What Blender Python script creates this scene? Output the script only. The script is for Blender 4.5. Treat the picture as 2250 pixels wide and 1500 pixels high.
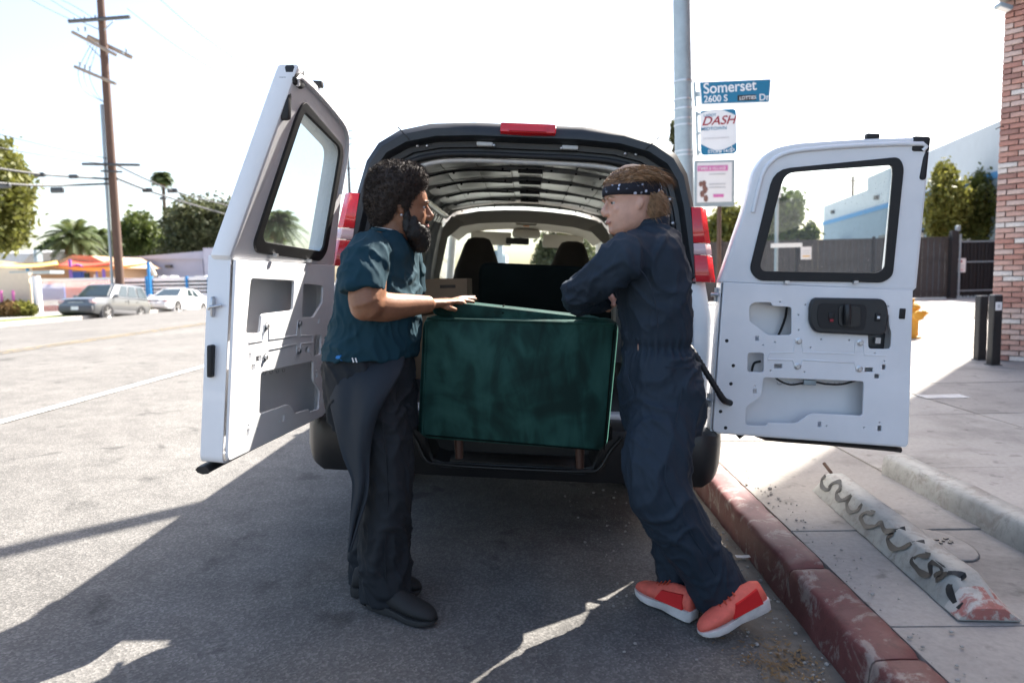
import bpy, bmesh, math, random
import numpy as np
from mathutils import Vector, Matrix, Euler, noise
R = math.radians
random.seed(7); np.random.seed(7)
for o in list(bpy.data.objects): bpy.data.objects.remove(o)
SC = bpy.context.scene; COL = SC.collection

# ------------------------------------------------------------------ camera, sky, sun, exposure
CAM_LOC = Vector((0, 0, 1.2)); F = 1500.0; PX, PY = 1125.0, 750.0
cam_d = bpy.data.cameras.new('camera'); cam = bpy.data.objects.new('camera', cam_d); COL.objects.link(cam)
cam_d.sensor_width = 36; cam_d.lens = 36 * F / 2250; cam_d.clip_start = 0.05; cam_d.clip_end = 3000
CAM_ROT = Matrix.Rotation(R(1.37), 3, 'Z') @ Matrix.Rotation(R(90 - 5.3), 3, 'X') @ Matrix.Rotation(R(-1.26), 3, 'Z')
cam.matrix_world = Matrix.Translation(CAM_LOC) @ CAM_ROT.to_4x4()
cam_d.dof.use_dof = True; cam_d.dof.focus_distance = 2.95; cam_d.dof.aperture_fstop = 2.2
SC.camera = cam
SUN_AZ, SUN_EL = 40.5, 48.6            # azimuth to the right of the street axis (+Y), elevation
sun_dir = Vector((math.sin(R(SUN_AZ)) * math.cos(R(SUN_EL)), math.cos(R(SUN_AZ)) * math.cos(R(SUN_EL)), math.sin(R(SUN_EL))))
sd = bpy.data.lights.new('sun', 'SUN'); sd.energy = 5.0; sd.angle = R(0.53); sd.color = (1.0, 0.945, 0.86)
sun = bpy.data.objects.new('sun', sd); COL.objects.link(sun)
sun.rotation_euler = sun_dir.to_track_quat('Z', 'Y').to_euler(); sun.location = sun_dir * 60
world = bpy.data.worlds.new('World'); SC.world = world; world.use_nodes = True
wn = world.node_tree.nodes; wl = world.node_tree.links
for n in list(wn): wn.remove(n)
wo = wn.new('ShaderNodeOutputWorld'); wb = wn.new('ShaderNodeBackground'); ws = wn.new('ShaderNodeTexSky')
ws.sky_type = 'NISHITA'; ws.sun_disc = False; ws.sun_elevation = R(SUN_EL); ws.sun_rotation = R(SUN_AZ)
ws.air_density = 1.0; ws.dust_density = 3.0; ws.ozone_density = 0.0; ws.altitude = 50
wb.inputs['Strength'].default_value = 0.10
wl.new(ws.outputs[0], wb.inputs[0]); wl.new(wb.outputs[0], wo.inputs[0])
SC.view_settings.view_transform = 'Standard'; SC.view_settings.look = 'None'
SC.view_settings.exposure = 2.0; SC.view_settings.gamma = 1.0; SC.view_settings.use_curve_mapping = False
SC.render.resolution_x = 1024; SC.render.resolution_y = 682
SC.render.engine = 'CYCLES'

def ray(px, py):
    return (CAM_ROT @ Vector(((px - PX) / F, -(py - PY) / F, -1.0))).normalized()
def W(px, py, Y):                       # photo pixel -> world point on the plane y = Y
    d = ray(px, py); return CAM_LOC + d * (Y / d.y)
def G(px, py, z=0.0):                   # photo pixel -> world point on the plane z
    d = ray(px, py); return CAM_LOC + d * ((z - CAM_LOC.z) / d.z)

# ------------------------------------------------------------------ materials
MATS = {}
def nodes_of(name):
    m = bpy.data.materials.new(name); m.use_nodes = True; MATS[name] = m
    nt = m.node_tree; b = nt.nodes['Principled BSDF']
    return m, nt, b
def rgb(c): return (c[0], c[1], c[2], 1)
def texco(nt, scale=(1, 1, 1), kind='Object'):
    t = nt.nodes.new('ShaderNodeTexCoord'); mp = nt.nodes.new('ShaderNodeMapping'); mp.inputs['Scale'].default_value = scale
    nt.links.new(t.outputs[kind], mp.inputs[0]); return mp.outputs[0]
def noise_n(nt, co, scale, detail=6, rough=.6, dist=0):
    n = nt.nodes.new('ShaderNodeTexNoise'); n.inputs['Scale'].default_value = scale; n.inputs['Detail'].default_value = detail
    n.inputs['Roughness'].default_value = rough; n.inputs['Distortion'].default_value = dist
    nt.links.new(co, n.inputs['Vector']); return n.outputs['Fac']
def ramp(nt, fac, stops):
    r = nt.nodes.new('ShaderNodeValToRGB'); els = r.color_ramp.elements
    while len(els) < len(stops): els.new(.5)
    for e, (p, c) in zip(els, stops): e.position = p; e.color = rgb(c) if not isinstance(c, (int, float)) else (c, c, c, 1)
    nt.links.new(fac, r.inputs[0]); return r.outputs[0]
def mixc(nt, fac, a, b, mode='MIX'):
    m = nt.nodes.new('ShaderNodeMix'); m.data_type = 'RGBA'; m.blend_type = mode
    for s, v in ((0, fac), (6, a), (7, b)):
        if isinstance(v, (int, float)): m.inputs[s].default_value = v
        elif isinstance(v, tuple): m.inputs[s].default_value = rgb(v)
        else: nt.links.new(v, m.inputs[s])
    return m.outputs[2]
def bump_n(nt, b, h, strength=.3, dist=.01):
    n = nt.nodes.new('ShaderNodeBump'); n.inputs['Strength'].default_value = strength; n.inputs['Distance'].default_value = dist
    nt.links.new(h, n.inputs['Height']); nt.links.new(n.outputs[0], b.inputs['Normal'])
def mat(name, c, rough=.6, metal=0., var=.12, vs=6., bump=0., bs=60., bd=.004, spec=.5, sheen=0, coat=0, kind='Object', stretch=(1, 1, 1)):
    if name in MATS: return MATS[name]
    m, nt, b = nodes_of(name)
    co = texco(nt, stretch, kind); n = noise_n(nt, co, vs)
    col = ramp(nt, n, [(.25, tuple(x * (1 - var) for x in c)), (.75, tuple(min(1, x * (1 + var)) for x in c))])
    nt.links.new(col, b.inputs['Base Color'])
    b.inputs['Roughness'].default_value = rough; b.inputs['Metallic'].default_value = metal
    b.inputs['Specular IOR Level'].default_value = spec; b.inputs['Coat Weight'].default_value = coat
    b.inputs['Sheen Weight'].default_value = sheen
    if bump: bump_n(nt, b, noise_n(nt, co, bs, 4), bump, bd)
    return m
def mat_asphalt():
    m, nt, b = nodes_of('asphalt'); co = texco(nt)
    big = noise_n(nt, co, .55, 5, .6); mid = noise_n(nt, co, 5, 6, .65)
    v = nt.nodes.new('ShaderNodeTexVoronoi'); v.inputs['Scale'].default_value = 120; nt.links.new(co, v.inputs['Vector'])
    sp = ramp(nt, v.outputs['Color'], [(.1, .55), (.55, .95), (.9, 1.9)])
    base = ramp(nt, big, [(.3, (.110, .104, .097)), (.7, (.156, .148, .138))])
    c = mixc(nt, .55, base, sp, 'MULTIPLY')
    dirt = ramp(nt, mid, [(.35, .72), (.6, 1.0)]); c = mixc(nt, .8, c, dirt, 'MULTIPLY')
    st = ramp(nt, noise_n(nt, co, 3.4, 3, .5, .5), [(.29, .50), (.37, 1.0)]); c = mixc(nt, .85, c, st, 'MULTIPLY')
    vc = nt.nodes.new('ShaderNodeTexVoronoi'); vc.feature = 'DISTANCE_TO_EDGE'; vc.inputs['Scale'].default_value = .55; wv = nt.nodes.new('ShaderNodeMix'); wv.data_type = 'VECTOR'; wv.inputs[0].default_value = .12
    nz = nt.nodes.new('ShaderNodeTexNoise'); nz.inputs['Scale'].default_value = 3.; nz.inputs['Detail'].default_value = 6; nt.links.new(co, nz.inputs['Vector']); nt.links.new(co, wv.inputs[4]); nt.links.new(nz.outputs['Color'], wv.inputs[5]); nt.links.new(wv.outputs[1], vc.inputs['Vector'])
    ck = ramp(nt, vc.outputs['Distance'], [(.002, .45), (.006, 1.)]); c = mixc(nt, .10, c, ck, 'MULTIPLY')
    pale = ramp(nt, noise_n(nt, co, 3.1, 8, .75, .8), [(.68, 0.), (.80, 1.)]); c = mixc(nt, pale, c, (.26, .25, .235))
    nt.links.new(c, b.inputs['Base Color']); b.inputs['Roughness'].default_value = .82; b.inputs['Specular IOR Level'].default_value = .35
    bump_n(nt, b, v.outputs['Distance'], .4, .005); return m
def mat_concrete(name, c, crack=True, stain=.45):
    m, nt, b = nodes_of(name); co = texco(nt, kind='Object')
    a = noise_n(nt, co, 1.3, 7, .62, .3); f = noise_n(nt, co, 38, 5, .7)
    col = ramp(nt, a, [(.28, tuple(x * (1 - stain) for x in c)), (.5, c), (.75, tuple(min(1, x * 1.16) for x in c))])
    sp = ramp(nt, f, [(.3, .8), (.6, 1.05)]); col = mixc(nt, .7, col, sp, 'MULTIPLY')
    spots = ramp(nt, noise_n(nt, co, 7, 4, .55), [(.31, .45), (.38, 1.)]); col = mixc(nt, .6, col, spots, 'MULTIPLY')
    nt.links.new(col, b.inputs['Base Color']); b.inputs['Roughness'].default_value = .85; b.inputs['Specular IOR Level'].default_value = .3
    bump_n(nt, b, f, .3, .004); return m
def mat_paint_worn(name, paint, under, amount=.5, scale=7.):
    m, nt, b = nodes_of(name); co = texco(nt)
    n = noise_n(nt, co, scale, 9, .72, .6); g = noise_n(nt, co, 2.2, 5, .6)
    pc = ramp(nt, g, [(.25, tuple(x * .62 for x in paint)), (.6, paint), (.85, tuple(min(1, x * 1.2 + .03) for x in paint))])
    k = ramp(nt, n, [(amount - .05, 1.), (amount + .03, 0.)]); c = mixc(nt, k, pc, under)
    dirt = ramp(nt, noise_n(nt, co, 23, 5, .7), [(.3, .6), (.52, 1.)]); c = mixc(nt, .7, c, dirt, 'MULTIPLY')
    nt.links.new(c, b.inputs['Base Color']); b.inputs['Roughness'].default_value = .6; bump_n(nt, b, n, .5, .005); return m
def mat_velvet():
    m, nt, b = nodes_of('green_velvet'); co = texco(nt, (1, 1, 1))
    n1 = noise_n(nt, co, 3.4, 3.5, .5, 1.5); n2 = noise_n(nt, texco(nt, (3.2, 3.2, 1.0)), 3.2, 3, .5, 1.4)
    k = mixc(nt, .4, n1, n2)
    c = ramp(nt, k, [(.38, (.005, .020, .016)), (.46, (.008, .034, .027)), (.52, (.013, .052, .042)), (.64, (.022, .074, .060))])
    nt.links.new(c, b.inputs['Base Color']); b.inputs['Roughness'].default_value = .75
    b.inputs['Sheen Weight'].default_value = .18; b.inputs['Sheen Roughness'].default_value = .35; b.inputs['Sheen Tint'].default_value = (.25, .75, .62, 1)
    b.inputs['Specular IOR Level'].default_value = .2
    bump_n(nt, b, noise_n(nt, co, 240, 2), .15, .002); return m
def mat_glass(name, tint=(.93, .97, .96), refl=.10, dust=.0):
    m = bpy.data.materials.new(name); m.use_nodes = True; MATS[name] = m; nt = m.node_tree
    for n in list(nt.nodes): nt.nodes.remove(n)
    o = nt.nodes.new('ShaderNodeOutputMaterial'); t = nt.nodes.new('ShaderNodeBsdfTransparent'); g = nt.nodes.new('ShaderNodeBsdfGlossy')
    t.inputs[0].default_value = rgb(tint); g.inputs['Roughness'].default_value = .02
    lw = nt.nodes.new('ShaderNodeLayerWeight'); lw.inputs[0].default_value = .5; pw = nt.nodes.new('ShaderNodeMath'); pw.operation = 'POWER'; pw.inputs[1].default_value = 4.5; nt.links.new(lw.outputs['Facing'], pw.inputs[0])
    fr = nt.nodes.new('ShaderNodeMath'); fr.operation = 'MULTIPLY_ADD'; fr.inputs[1].default_value = .7; fr.inputs[2].default_value = .03; nt.links.new(pw.outputs[0], fr.inputs[0])
    mx = nt.nodes.new('ShaderNodeMixShader'); nt.links.new(fr.outputs[0], mx.inputs[0]); nt.links.new(t.outputs[0], mx.inputs[1]); nt.links.new(g.outputs[0], mx.inputs[2])
    out = mx.outputs[0]
    if dust:
        d = nt.nodes.new('ShaderNodeBsdfDiffuse'); d.inputs[0].default_value = (.7, .7, .68, 1)
        n = noise_n(nt, texco(nt), 160, 2, .5); k = ramp(nt, n, [(.66, dust * .25), (.74, dust * 2.2)])
        m2 = nt.nodes.new('ShaderNodeMixShader'); nt.links.new(k, m2.inputs[0]); nt.links.new(out, m2.inputs[1]); nt.links.new(d.outputs[0], m2.inputs[2]); out = m2.outputs[0]
    nt.links.new(out, o.inputs[0]); return m
def mat_leaf(name, dark, light, scale=1.2):
    m, nt, b = nodes_of(name); co = texco(nt)
    n = noise_n(nt, co, scale, 4, .6); f = noise_n(nt, co, scale * 9, 2, .5)
    k = mixc(nt, .45, n, f); c = ramp(nt, k, [(.35, dark), (.65, light)])
    nt.links.new(c, b.inputs['Base Color']); b.inputs['Roughness'].default_value = .55; b.inputs['Specular IOR Level'].default_value = .3
    tr = nt.nodes.new('ShaderNodeBsdfTranslucent'); nt.links.new(c, tr.inputs[0])
    mx = nt.nodes.new('ShaderNodeMixShader'); mx.inputs[0].default_value = .35; o = nt.nodes['Material Output']
    nt.links.new(b.outputs[0], mx.inputs[1]); nt.links.new(tr.outputs[0], mx.inputs[2]); nt.links.new(mx.outputs[0], o.inputs[0]); return m
def mat_skin(name, c, var=.22):
    m = mat(name, c, .5, var=var, vs=14, bump=.35, bs=110, bd=.002, spec=.4)
    b = m.node_tree.nodes['Principled BSDF']; b.inputs['Subsurface Weight'].default_value = .12
    b.inputs['Subsurface Radius'].default_value = (.010, .004, .002); return m
def mat_lens(name, c):
    m, nt, b = nodes_of(name); b.inputs['Base Color'].default_value = rgb(c); b.inputs['Roughness'].default_value = .12
    b.inputs['Coat Weight'].default_value = .6
    ch = nt.nodes.new('ShaderNodeTexChecker'); ch.inputs['Scale'].default_value = 110; nt.links.new(texco(nt), ch.inputs['Vector'])
    bump_n(nt, b, ch.outputs['Fac'], .5, .003); return m

mat_asphalt(); mat_velvet()
mat_concrete('concrete', (.31, .29, .265)); mat_concrete('concrete_pale', (.37, .35, .32)); mat_concrete('lot_concrete', (.42, .41, .39))
mat_paint_worn('red_kerb_paint', (.135, .042, .040), (.24, .19, .17), .44, 8)
mat_paint_worn('old_white_paint', (.36, .36, .33), (.25, .235, .21), .44, 9)
mat_paint_worn('lane_paint', (.66, .66, .64), (.16, .155, .15), .36, 14)
mat_paint_worn('yellow_lane_paint', (.42, .30, .12), (.15, .145, .14), .52, 14)
mat_paint_worn('bollard_paint', (.022, .02, .02), (.36, .30, .24), .30, 11)
mat('white_paint', (.80, .80, .81), .32, var=.03, coat=.4); mat('door_inner_paint', (.80, .80, .81), .36, var=.08, vs=2.5, coat=.2)
mat('black_trim', (.018, .020, .023), .42, var=.15, vs=30, bump=.15, bs=400, bd=.001); mat('rubber', (.012, .012, .013), .6, var=.2)
mat('bumper_plastic', (.016, .016, .017), .38, var=.2, bump=.1, bs=300, bd=.001)
mat('dark_metal', (.08, .085, .09), .45, .6, var=.2); mat('zinc', (.55, .56, .58), .35, .85, var=.1)
mat('bare_steel', (.52, .52, .50), .5, .1, var=.18, vs=4); mat('roof_steel', (.82, .82, .78), .28, .8, var=.1, vs=3)
mat('bow_metal', (.36, .36, .35), .5, .2, var=.15); mat('headliner', (.55, .51, .44), .9, var=.05); mat('seat_fabric', (.085, .07, .058), .95, var=.15, bump=.2, bs=250)
mat('floor_mat', (.05, .05, .05), .8, var=.2, bump=.4, bs=60); mat('cardboard', (.34, .22, .13), .9, var=.1); mat('dark_velvet', (.004, .006, .005), .95, var=.3, spec=.05)
mat('wood_leg', (.05, .02, .012), .4, var=.25, stretch=(1, 1, .15), vs=20)
mat_lens('red_lens', (.62, .010, .018)); mat_lens('clear_lens', (.62, .42, .42))
mat_glass('glass', (.90, .94, .94), dust=.16); mat_glass('windshield_glass', (.80, .88, .86), dust=.06)
mat('car_glass', (.03, .045, .05), .06, var=.05, spec=.8); mat('tyre', (.015, .015, .016), .8, var=.2); mat('alloy', (.55, .55, .56), .3, .8, var=.05)
mat('silver_paint', (.16, .165, .17), .3, .55, var=.03, coat=.5); mat('car_white', (.80, .80, .80), .25, var=.02, coat=.5); mat('grey_cladding', (.10, .10, .105), .6, var=.1)
mat('pole_wood', (.105, .062, .045), .85, var=.3, stretch=(6, 6, .4), vs=8, bump=.3); mat('arm_wood', (.30, .24, .19), .85, var=.25)
mat('galvanised', (.32, .38, .41), .5, .35, var=.12, vs=9); mat('wire_black', (.02, .02, .022), .6)
mat('sign_blue', (.010, .165, .30), .4, var=.05); mat('sign_white', (.80, .80, .80), .45, var=.03); mat('sign_red', (.32, .016, .03), .5, var=.05)
mat('print_pink', (.62, .16, .40), .5); mat('print_grey', (.5, .5, .52), .5); mat('print_black', (.015, .015, .015), .5); mat('print_photo', (.20, .10, .08), .6, var=.7, vs=30)
mat('mortar', (.40, .35, .32), .95, var=.15, vs=25, bump=.4, bs=80)
for i, c in enumerate([(.46, .25, .20), (.50, .31, .26), (.41, .21, .17), (.54, .40, .35), (.62, .56, .52), (.33, .18, .15)]):
    mat('brick_%d' % i, c, .9, var=.3, vs=22, bump=.5, bs=70)
mat('blue_wall', (.25, .33, .39), .85, var=.06, vs=1.5); mat('pale_wall', (.50, .55, .58), .85, var=.06, vs=1.5); mat('blue_stripe', (.07, .26, .50), .7)
mat('lavender_wall', (.42, .43, .52), .85, var=.05, vs=.8); mat('cream_wall', (.66, .56, .43), .9, var=.06); mat('tan_wall', (.46, .30, .18), .9, var=.08); mat('white_wall', (.72, .72, .72), .8, var=.05)
mat('fence_metal', (.058, .060, .062), .55, .2, var=.2); mat('fence_black', (.018, .018, .02), .6, var=.2); mat('hydrant_yellow', (.60, .30, .035), .55, var=.2, bump=.2)
mat('sail_red', (.66, .055, .02), .8, var=.05); mat('sail_orange', (.78, .26, .04), .8, var=.05); mat('sail_yellow', (.78, .46, .12), .8, var=.05)
mat('play_blue', (.035, .10, .45), .5); mat('play_purple', (.16, .10, .42), .5); mat('post_blue', (.02, .20, .48), .5); mat('play_red', (.60, .05, .02), .6); mat('roof_grey', (.45, .46, .47), .8)
mat('grass', (.11, .13, .035), .95, var=.35, vs=4, bump=.6, bs=40); mat('gutter_dirt', (.135, .12, .10), .95, var=.45, vs=7, bump=.5, bs=60); mat('dirt', (.20, .165, .12), .95, var=.3, vs=9, bump=.5, bs=60); mat('bark', (.10, .075, .055), .9, var=.3, bump=.5, bs=30)
mat_leaf('leaf_dark', (.018, .035, .010), (.075, .11, .03)); mat_leaf('leaf_mid', (.03, .05, .012), (.13, .16, .04)); mat_leaf('leaf_yellow', (.05, .065, .012), (.24, .235, .05)); mat_leaf('frond', (.035, .06, .018), (.13, .16, .06)); mat_leaf('dry_frond', (.14, .085, .035), (.30, .19, .08))
mat_leaf('leaf_olive', (.035, .045, .018), (.12, .13, .055))
mat_skin('skin_brown', (.25, .118, .066)); mat_skin('skin_pale', (.56, .33, .245))
mat('hair_black', (.030, .020, .015), .75, var=.3, vs=40); mat('hair_sandy', (.28, .165, .085), .5, var=.6, vs=60, bump=.8, bs=120, bd=.004); mat('hair_root', (.12, .06, .028), .6, var=.5, vs=60); mat('beard_black', (.007, .006, .0055), .6, var=.3, vs=40)
mat('teal_shirt', (.006, .036, .054), .85, var=.12, vs=5, bump=.12, bs=700, bd=.001, spec=.3); mat('navy_cloth', (.013, .024, .039), .75, var=.15, vs=5, bump=.12, bs=600, bd=.001, spec=.35)
mat('charcoal_cloth', (.010, .013, .017), .78, var=.15, vs=5, bump=.12, bs=600, bd=.001, spec=.35); mat('tied_cloth', (.016, .022, .030), .8, var=.15, vs=5, bump=.12, bs=600, bd=.001, spec=.35); mat('blue_underwear', (.01, .16, .45), .8); mat('black_shoe', (.012, .012, .012), .75, var=.2); mat('black_sole', (.025, .025, .025), .7)
mat('shoe_orange', (.70, .125, .085), .7, var=.15, vs=40, bump=.5, bs=180, bd=.003); mat('shoe_red', (.56, .010, .012), .55); mat('shoe_sole', (.60, .56, .53), .65, var=.3, vs=14); mat('sock_blue', (.03, .13, .30), .9); mat('lace', (.45, .05, .02), .8)
mat('eye_white', (.42, .38, .36), .25); mat('eye_dark', (.012, .008, .006), .15); mat('lip', (.40, .19, .155), .5)
def mat_bandana():
    m, nt, b = nodes_of('bandana_print'); v = nt.nodes.new('ShaderNodeTexVoronoi'); v.inputs['Scale'].default_value = 46; nt.links.new(texco(nt), v.inputs['Vector'])
    big = ramp(nt, noise_n(nt, texco(nt), 19, 2, .5), [(.47, 0.), (.53, 1.)])
    k = ramp(nt, v.outputs['Distance'], [(.22, 1.), (.34, 0.)]); k = mixc(nt, 1., k, big, 'MULTIPLY')
    nt.links.new(mixc(nt, k, (.008, .009, .016), (.55, .6, .75)), b.inputs['Base Color']); b.inputs['Roughness'].default_value = .85
mat_bandana()

# ------------------------------------------------------------------ object helpers
PM = {}                                  # world matrices of empties
def tag(o, label=None, cat=None, group=None, kind=None):
    if label: o['label'] = label
    if cat: o['category'] = cat
    if group: o['group'] = group
    if kind: o['kind'] = kind
    return o
def empty(name, loc, label=None, cat=None, group=None, rot=(0, 0, 0)):
    o = bpy.data.objects.new(name, None); COL.objects.link(o); o.location = loc; o.rotation_euler = rot; o.empty_display_size = .1
    PM[o.name] = Matrix.LocRotScale(Vector(loc), Euler(rot), None); return tag(o, label, cat, group)
def link(name, me, m, parent=None, local=False, smooth=False, auto=None):
    o = bpy.data.objects.new(name, me); COL.objects.link(o)
    if m is not None:
        for mm in (m if isinstance(m, (list, tuple)) else [m]): me.materials.append(MATS[mm] if isinstance(mm, str) else mm)
    if smooth:
        me.polygons.foreach_set('use_smooth', [True] * len(me.polygons))
        if auto: me.set_sharp_from_angle(angle=R(auto))
    if parent is not None:
        o.parent = parent; pm = PM.get(parent.name, Matrix.Identity(4))
        if not local: o.matrix_parent_inverse = pm.inverted()
        PM[o.name] = pm if local else Matrix.Identity(4)
        if not local: PM[o.name] = Matrix.Identity(4)
    return o
def mesh(name, vs, fs, m, parent=None, local=False, smooth=False, auto=None):
    me = bpy.data.meshes.new(name); me.from_pydata([tuple(v) for v in vs], [], fs); me.update(); return link(name, me, m, parent, local, smooth, auto)
def from_bm(name, bm, m, parent=None, local=False, smooth=False, auto=None):
    bmesh.ops.recalc_face_normals(bm, faces=bm.faces); me = bpy.data.meshes.new(name); bm.to_mesh(me); bm.free(); return link(name, me, m, parent, local, smooth, auto)
def bm_box(bm, c, s, rot=None, bevel=0):
    r = bmesh.ops.create_cube(bm, size=1.0); vs = r['verts']
    M4 = Matrix.Translation(Vector(c)) @ (rot.to_4x4() if rot is not None else Matrix.Identity(4)) @ Matrix.Diagonal((s[0], s[1], s[2], 1))
    bmesh.ops.transform(bm, matrix=M4, verts=vs)
    if bevel:
        es = list({e for v in vs for e in v.link_edges}); bmesh.ops.bevel(bm, geom=es, offset=bevel, segments=2, affect='EDGES', profile=.5)
def box(name, c, s, m, parent=None, local=False, rot=None, bevel=0):
    bm = bmesh.new(); bm_box(bm, c, s, rot, bevel); return from_bm(name, bm, m, parent, local, smooth=bool(bevel), auto=35)
def bm_loft(bm, rings, cap=True, closed=True):
    vv = [[bm.verts.new(p) for p in r] for r in rings]; n = len(rings[0])
    for a, b in zip(vv, vv[1:]):
        for i in range(n if closed else n - 1):
            j = (i + 1) % n
            try: bm.faces.new((a[i], a[j], b[j], b[i]))
            except ValueError: pass
    if cap and closed: bm.faces.new(vv[0][::-1]); bm.faces.new(vv[-1])
def frames(pts):
    pts = [Vector(p) for p in pts]; out = []; up = None
    for i, p in enumerate(pts):
        t = (pts[min(i + 1, len(pts) - 1)] - pts[max(i - 1, 0)]).normalized()
        if up is None:
            up = Vector((0, 0, 1)) if abs(t.z) < .9 else Vector((0, 1, 0))
        a = t.cross(up).normalized(); up = a.cross(t).normalized(); out.append((p, a, up.copy()))
    return out
def bm_tube(bm, pts, rad, seg=10, cap=True):
    fr = frames(pts); rings = []
    for i, (p, a, u) in enumerate(fr):
        r = rad[i] if isinstance(rad, (list, tuple)) else rad
        ra, ru = (r if isinstance(r, (list, tuple)) else (r, r))
        rings.append([p + a * (ra * math.cos(2 * math.pi * k / seg)) + u * (ru * math.sin(2 * math.pi * k / seg)) for k in range(seg)])
    bm_loft(bm, rings, cap)
def tube(name, pts, rad, m, parent=None, local=False, seg=10):
    bm = bmesh.new(); bm_tube(bm, pts, rad, seg); return from_bm(name, bm, m, parent, local, smooth=True, auto=50)
def smooth_path(pts, n=8):
    pts = [Vector(p) for p in pts]; out = []
    P = [pts[0] * 2 - pts[1]] + pts + [pts[-1] * 2 - pts[-2]]
    for i in range(1, len(P) - 2):
        for k in range(n):
            t = k / n; a, b, c, d = P[i - 1:i + 3]
            out.append(.5 * ((2 * b) + (c - a) * t + (2 * a - 5 * b + 4 * c - d) * t * t + (3 * b - a - 3 * c + d) * t ** 3))
    out.append(pts[-1]); return out
def bm_lathe(bm, prof, c, seg=20, axis=Vector((0, 0, 1))):
    q = Vector((0, 0, 1)).rotation_difference(axis); rings = []
    for r, z in prof: rings.append([Vector(c) + q @ Vector((r * math.cos(2 * math.pi * k / seg), r * math.sin(2 * math.pi * k / seg), z)) for k in range(seg)])
    bm_loft(bm, rings)
def round_poly(pts, r, n=4):
    out = []; N = len(pts); pts = [Vector((p[0], p[1])) for p in pts]
    for i in range(N):
        a, b, c = pts[i - 1], pts[i], pts[(i + 1) % N]; rr = r[i] if isinstance(r, (list, tuple)) else r
        d1 = (a - b); d2 = (c - b); k = min(rr, d1.length * .45, d2.length * .45); p1 = b + d1.normalized() * k; p2 = b + d2.normalized() * k
        for j in range(n + 1):
            t = j / n; out.append((1 - t) ** 2 * p1 + 2 * t * (1 - t) * b + t * t * p2)
    return out
def plate_mesh(outlines, depth, bevel=0.0):          # filled 2-D outlines (holes inside), extruded; lies in local XY, thickness +-depth/2
    cu = bpy.data.curves.new('tmp', 'CURVE'); cu.dimensions = '2D'; cu.fill_mode = 'BOTH'; cu.extrude = max(depth / 2 - bevel, 1e-4); cu.bevel_depth = bevel; cu.bevel_resolution = 1
    for pl in outlines:
        s = cu.splines.new('POLY'); s.points.add(len(pl) - 1); s.use_cyclic_u = True
        for p, q in zip(s.points, pl): p.co = (q[0], q[1], 0, 1)
    ob = bpy.data.objects.new('tmp', cu); COL.objects.link(ob); dg = bpy.context.evaluated_depsgraph_get()
    me = bpy.data.meshes.new_from_object(ob.evaluated_get(dg)); me.materials.clear()
    bpy.data.objects.remove(ob); bpy.data.curves.remove(cu); return me
def plate(name, outlines, depth, m, M4, parent=None, local=False, bevel=0.0):
    me = plate_mesh(outlines, depth, bevel); me.transform(M4); return link(name, me, m, parent, local, smooth=True, auto=30)
def text(name, s, size, m, M4, parent, local=False, extrude=.0008, shear=0, align='LEFT', xs=1.0):
    cu = bpy.data.curves.new('tmp', 'FONT'); cu.body = s; cu.size = size; cu.extrude = extrude; cu.shear = shear; cu.align_x = align; cu.offset = size * .012
    ob = bpy.data.objects.new('tmp', cu); COL.objects.link(ob); dg = bpy.context.evaluated_depsgraph_get()
    me = bpy.data.meshes.new_from_object(ob.evaluated_get(dg)); me.materials.clear(); bpy.data.objects.remove(ob); bpy.data.curves.remove(cu)
    me.transform(Matrix.Diagonal((xs, 1, 1, 1))); me.transform(M4); return link(name, me, m, parent, local)
def basis(o, x, y, z): 
    M4 = Matrix.Identity(4); M4.col[0][:3] = x; M4.col[1][:3] = y; M4.col[2][:3] = z; M4.col[3][:3] = o; return M4
class Org:                              # overlapping closed tubes and balls, fused into one continuous skin
    def __init__(s): s.bm = bmesh.new()
    def tube(s, pts, rad, seg=16, sm=0):
        if sm:
            rr = [Vector((r[0], r[1], 0)) if isinstance(r, (tuple, list)) else Vector((r, r, 0)) for r in rad]
            pts, rr = smooth_path(pts, sm), smooth_path(rr, sm); rad = [(max(.002, v.x), max(.002, v.y)) for v in rr]
        bm_tube(s.bm, pts, rad, seg)
    def ball(s, c, r, rot=None):
        M4 = Matrix.Translation(Vector(c)) @ (rot.to_4x4() if rot is not None else Matrix.Identity(4)) @ Matrix.Diagonal((*(r if isinstance(r, tuple) else (r, r, r)), 1))
        bmesh.ops.create_icosphere(s.bm, subdivisions=3, radius=1, matrix=M4)
    def done(s, name, voxel, sm, m, parent, disp=None):
        bmesh.ops.recalc_face_normals(s.bm, faces=s.bm.faces); me = bpy.data.meshes.new('tmp'); s.bm.to_mesh(me); s.bm.free()
        ob = bpy.data.objects.new('tmp', me); COL.objects.link(ob)
        r = ob.modifiers.new('r', 'REMESH'); r.mode = 'VOXEL'; r.voxel_size = voxel
        if sm: q = ob.modifiers.new('s', 'SMOOTH'); q.factor = .5; q.iterations = sm
        dg = bpy.context.evaluated_depsgraph_get(); m2 = bpy.data.meshes.new_from_object(ob.evaluated_get(dg)); bpy.data.objects.remove(ob)
        if disp:
            n = len(m2.vertices); co = np.empty(n * 3); m2.vertices.foreach_get('co', co); nn = [v.normal.copy() for v in m2.vertices]
            for i, v in enumerate(m2.vertices): v.co = v.co + nn[i] * disp(v.co, nn[i])
            m2.update()
        return link(name, m2, m, parent, smooth=True)
def struct(o): o['kind'] = 'structure'; return o
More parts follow.
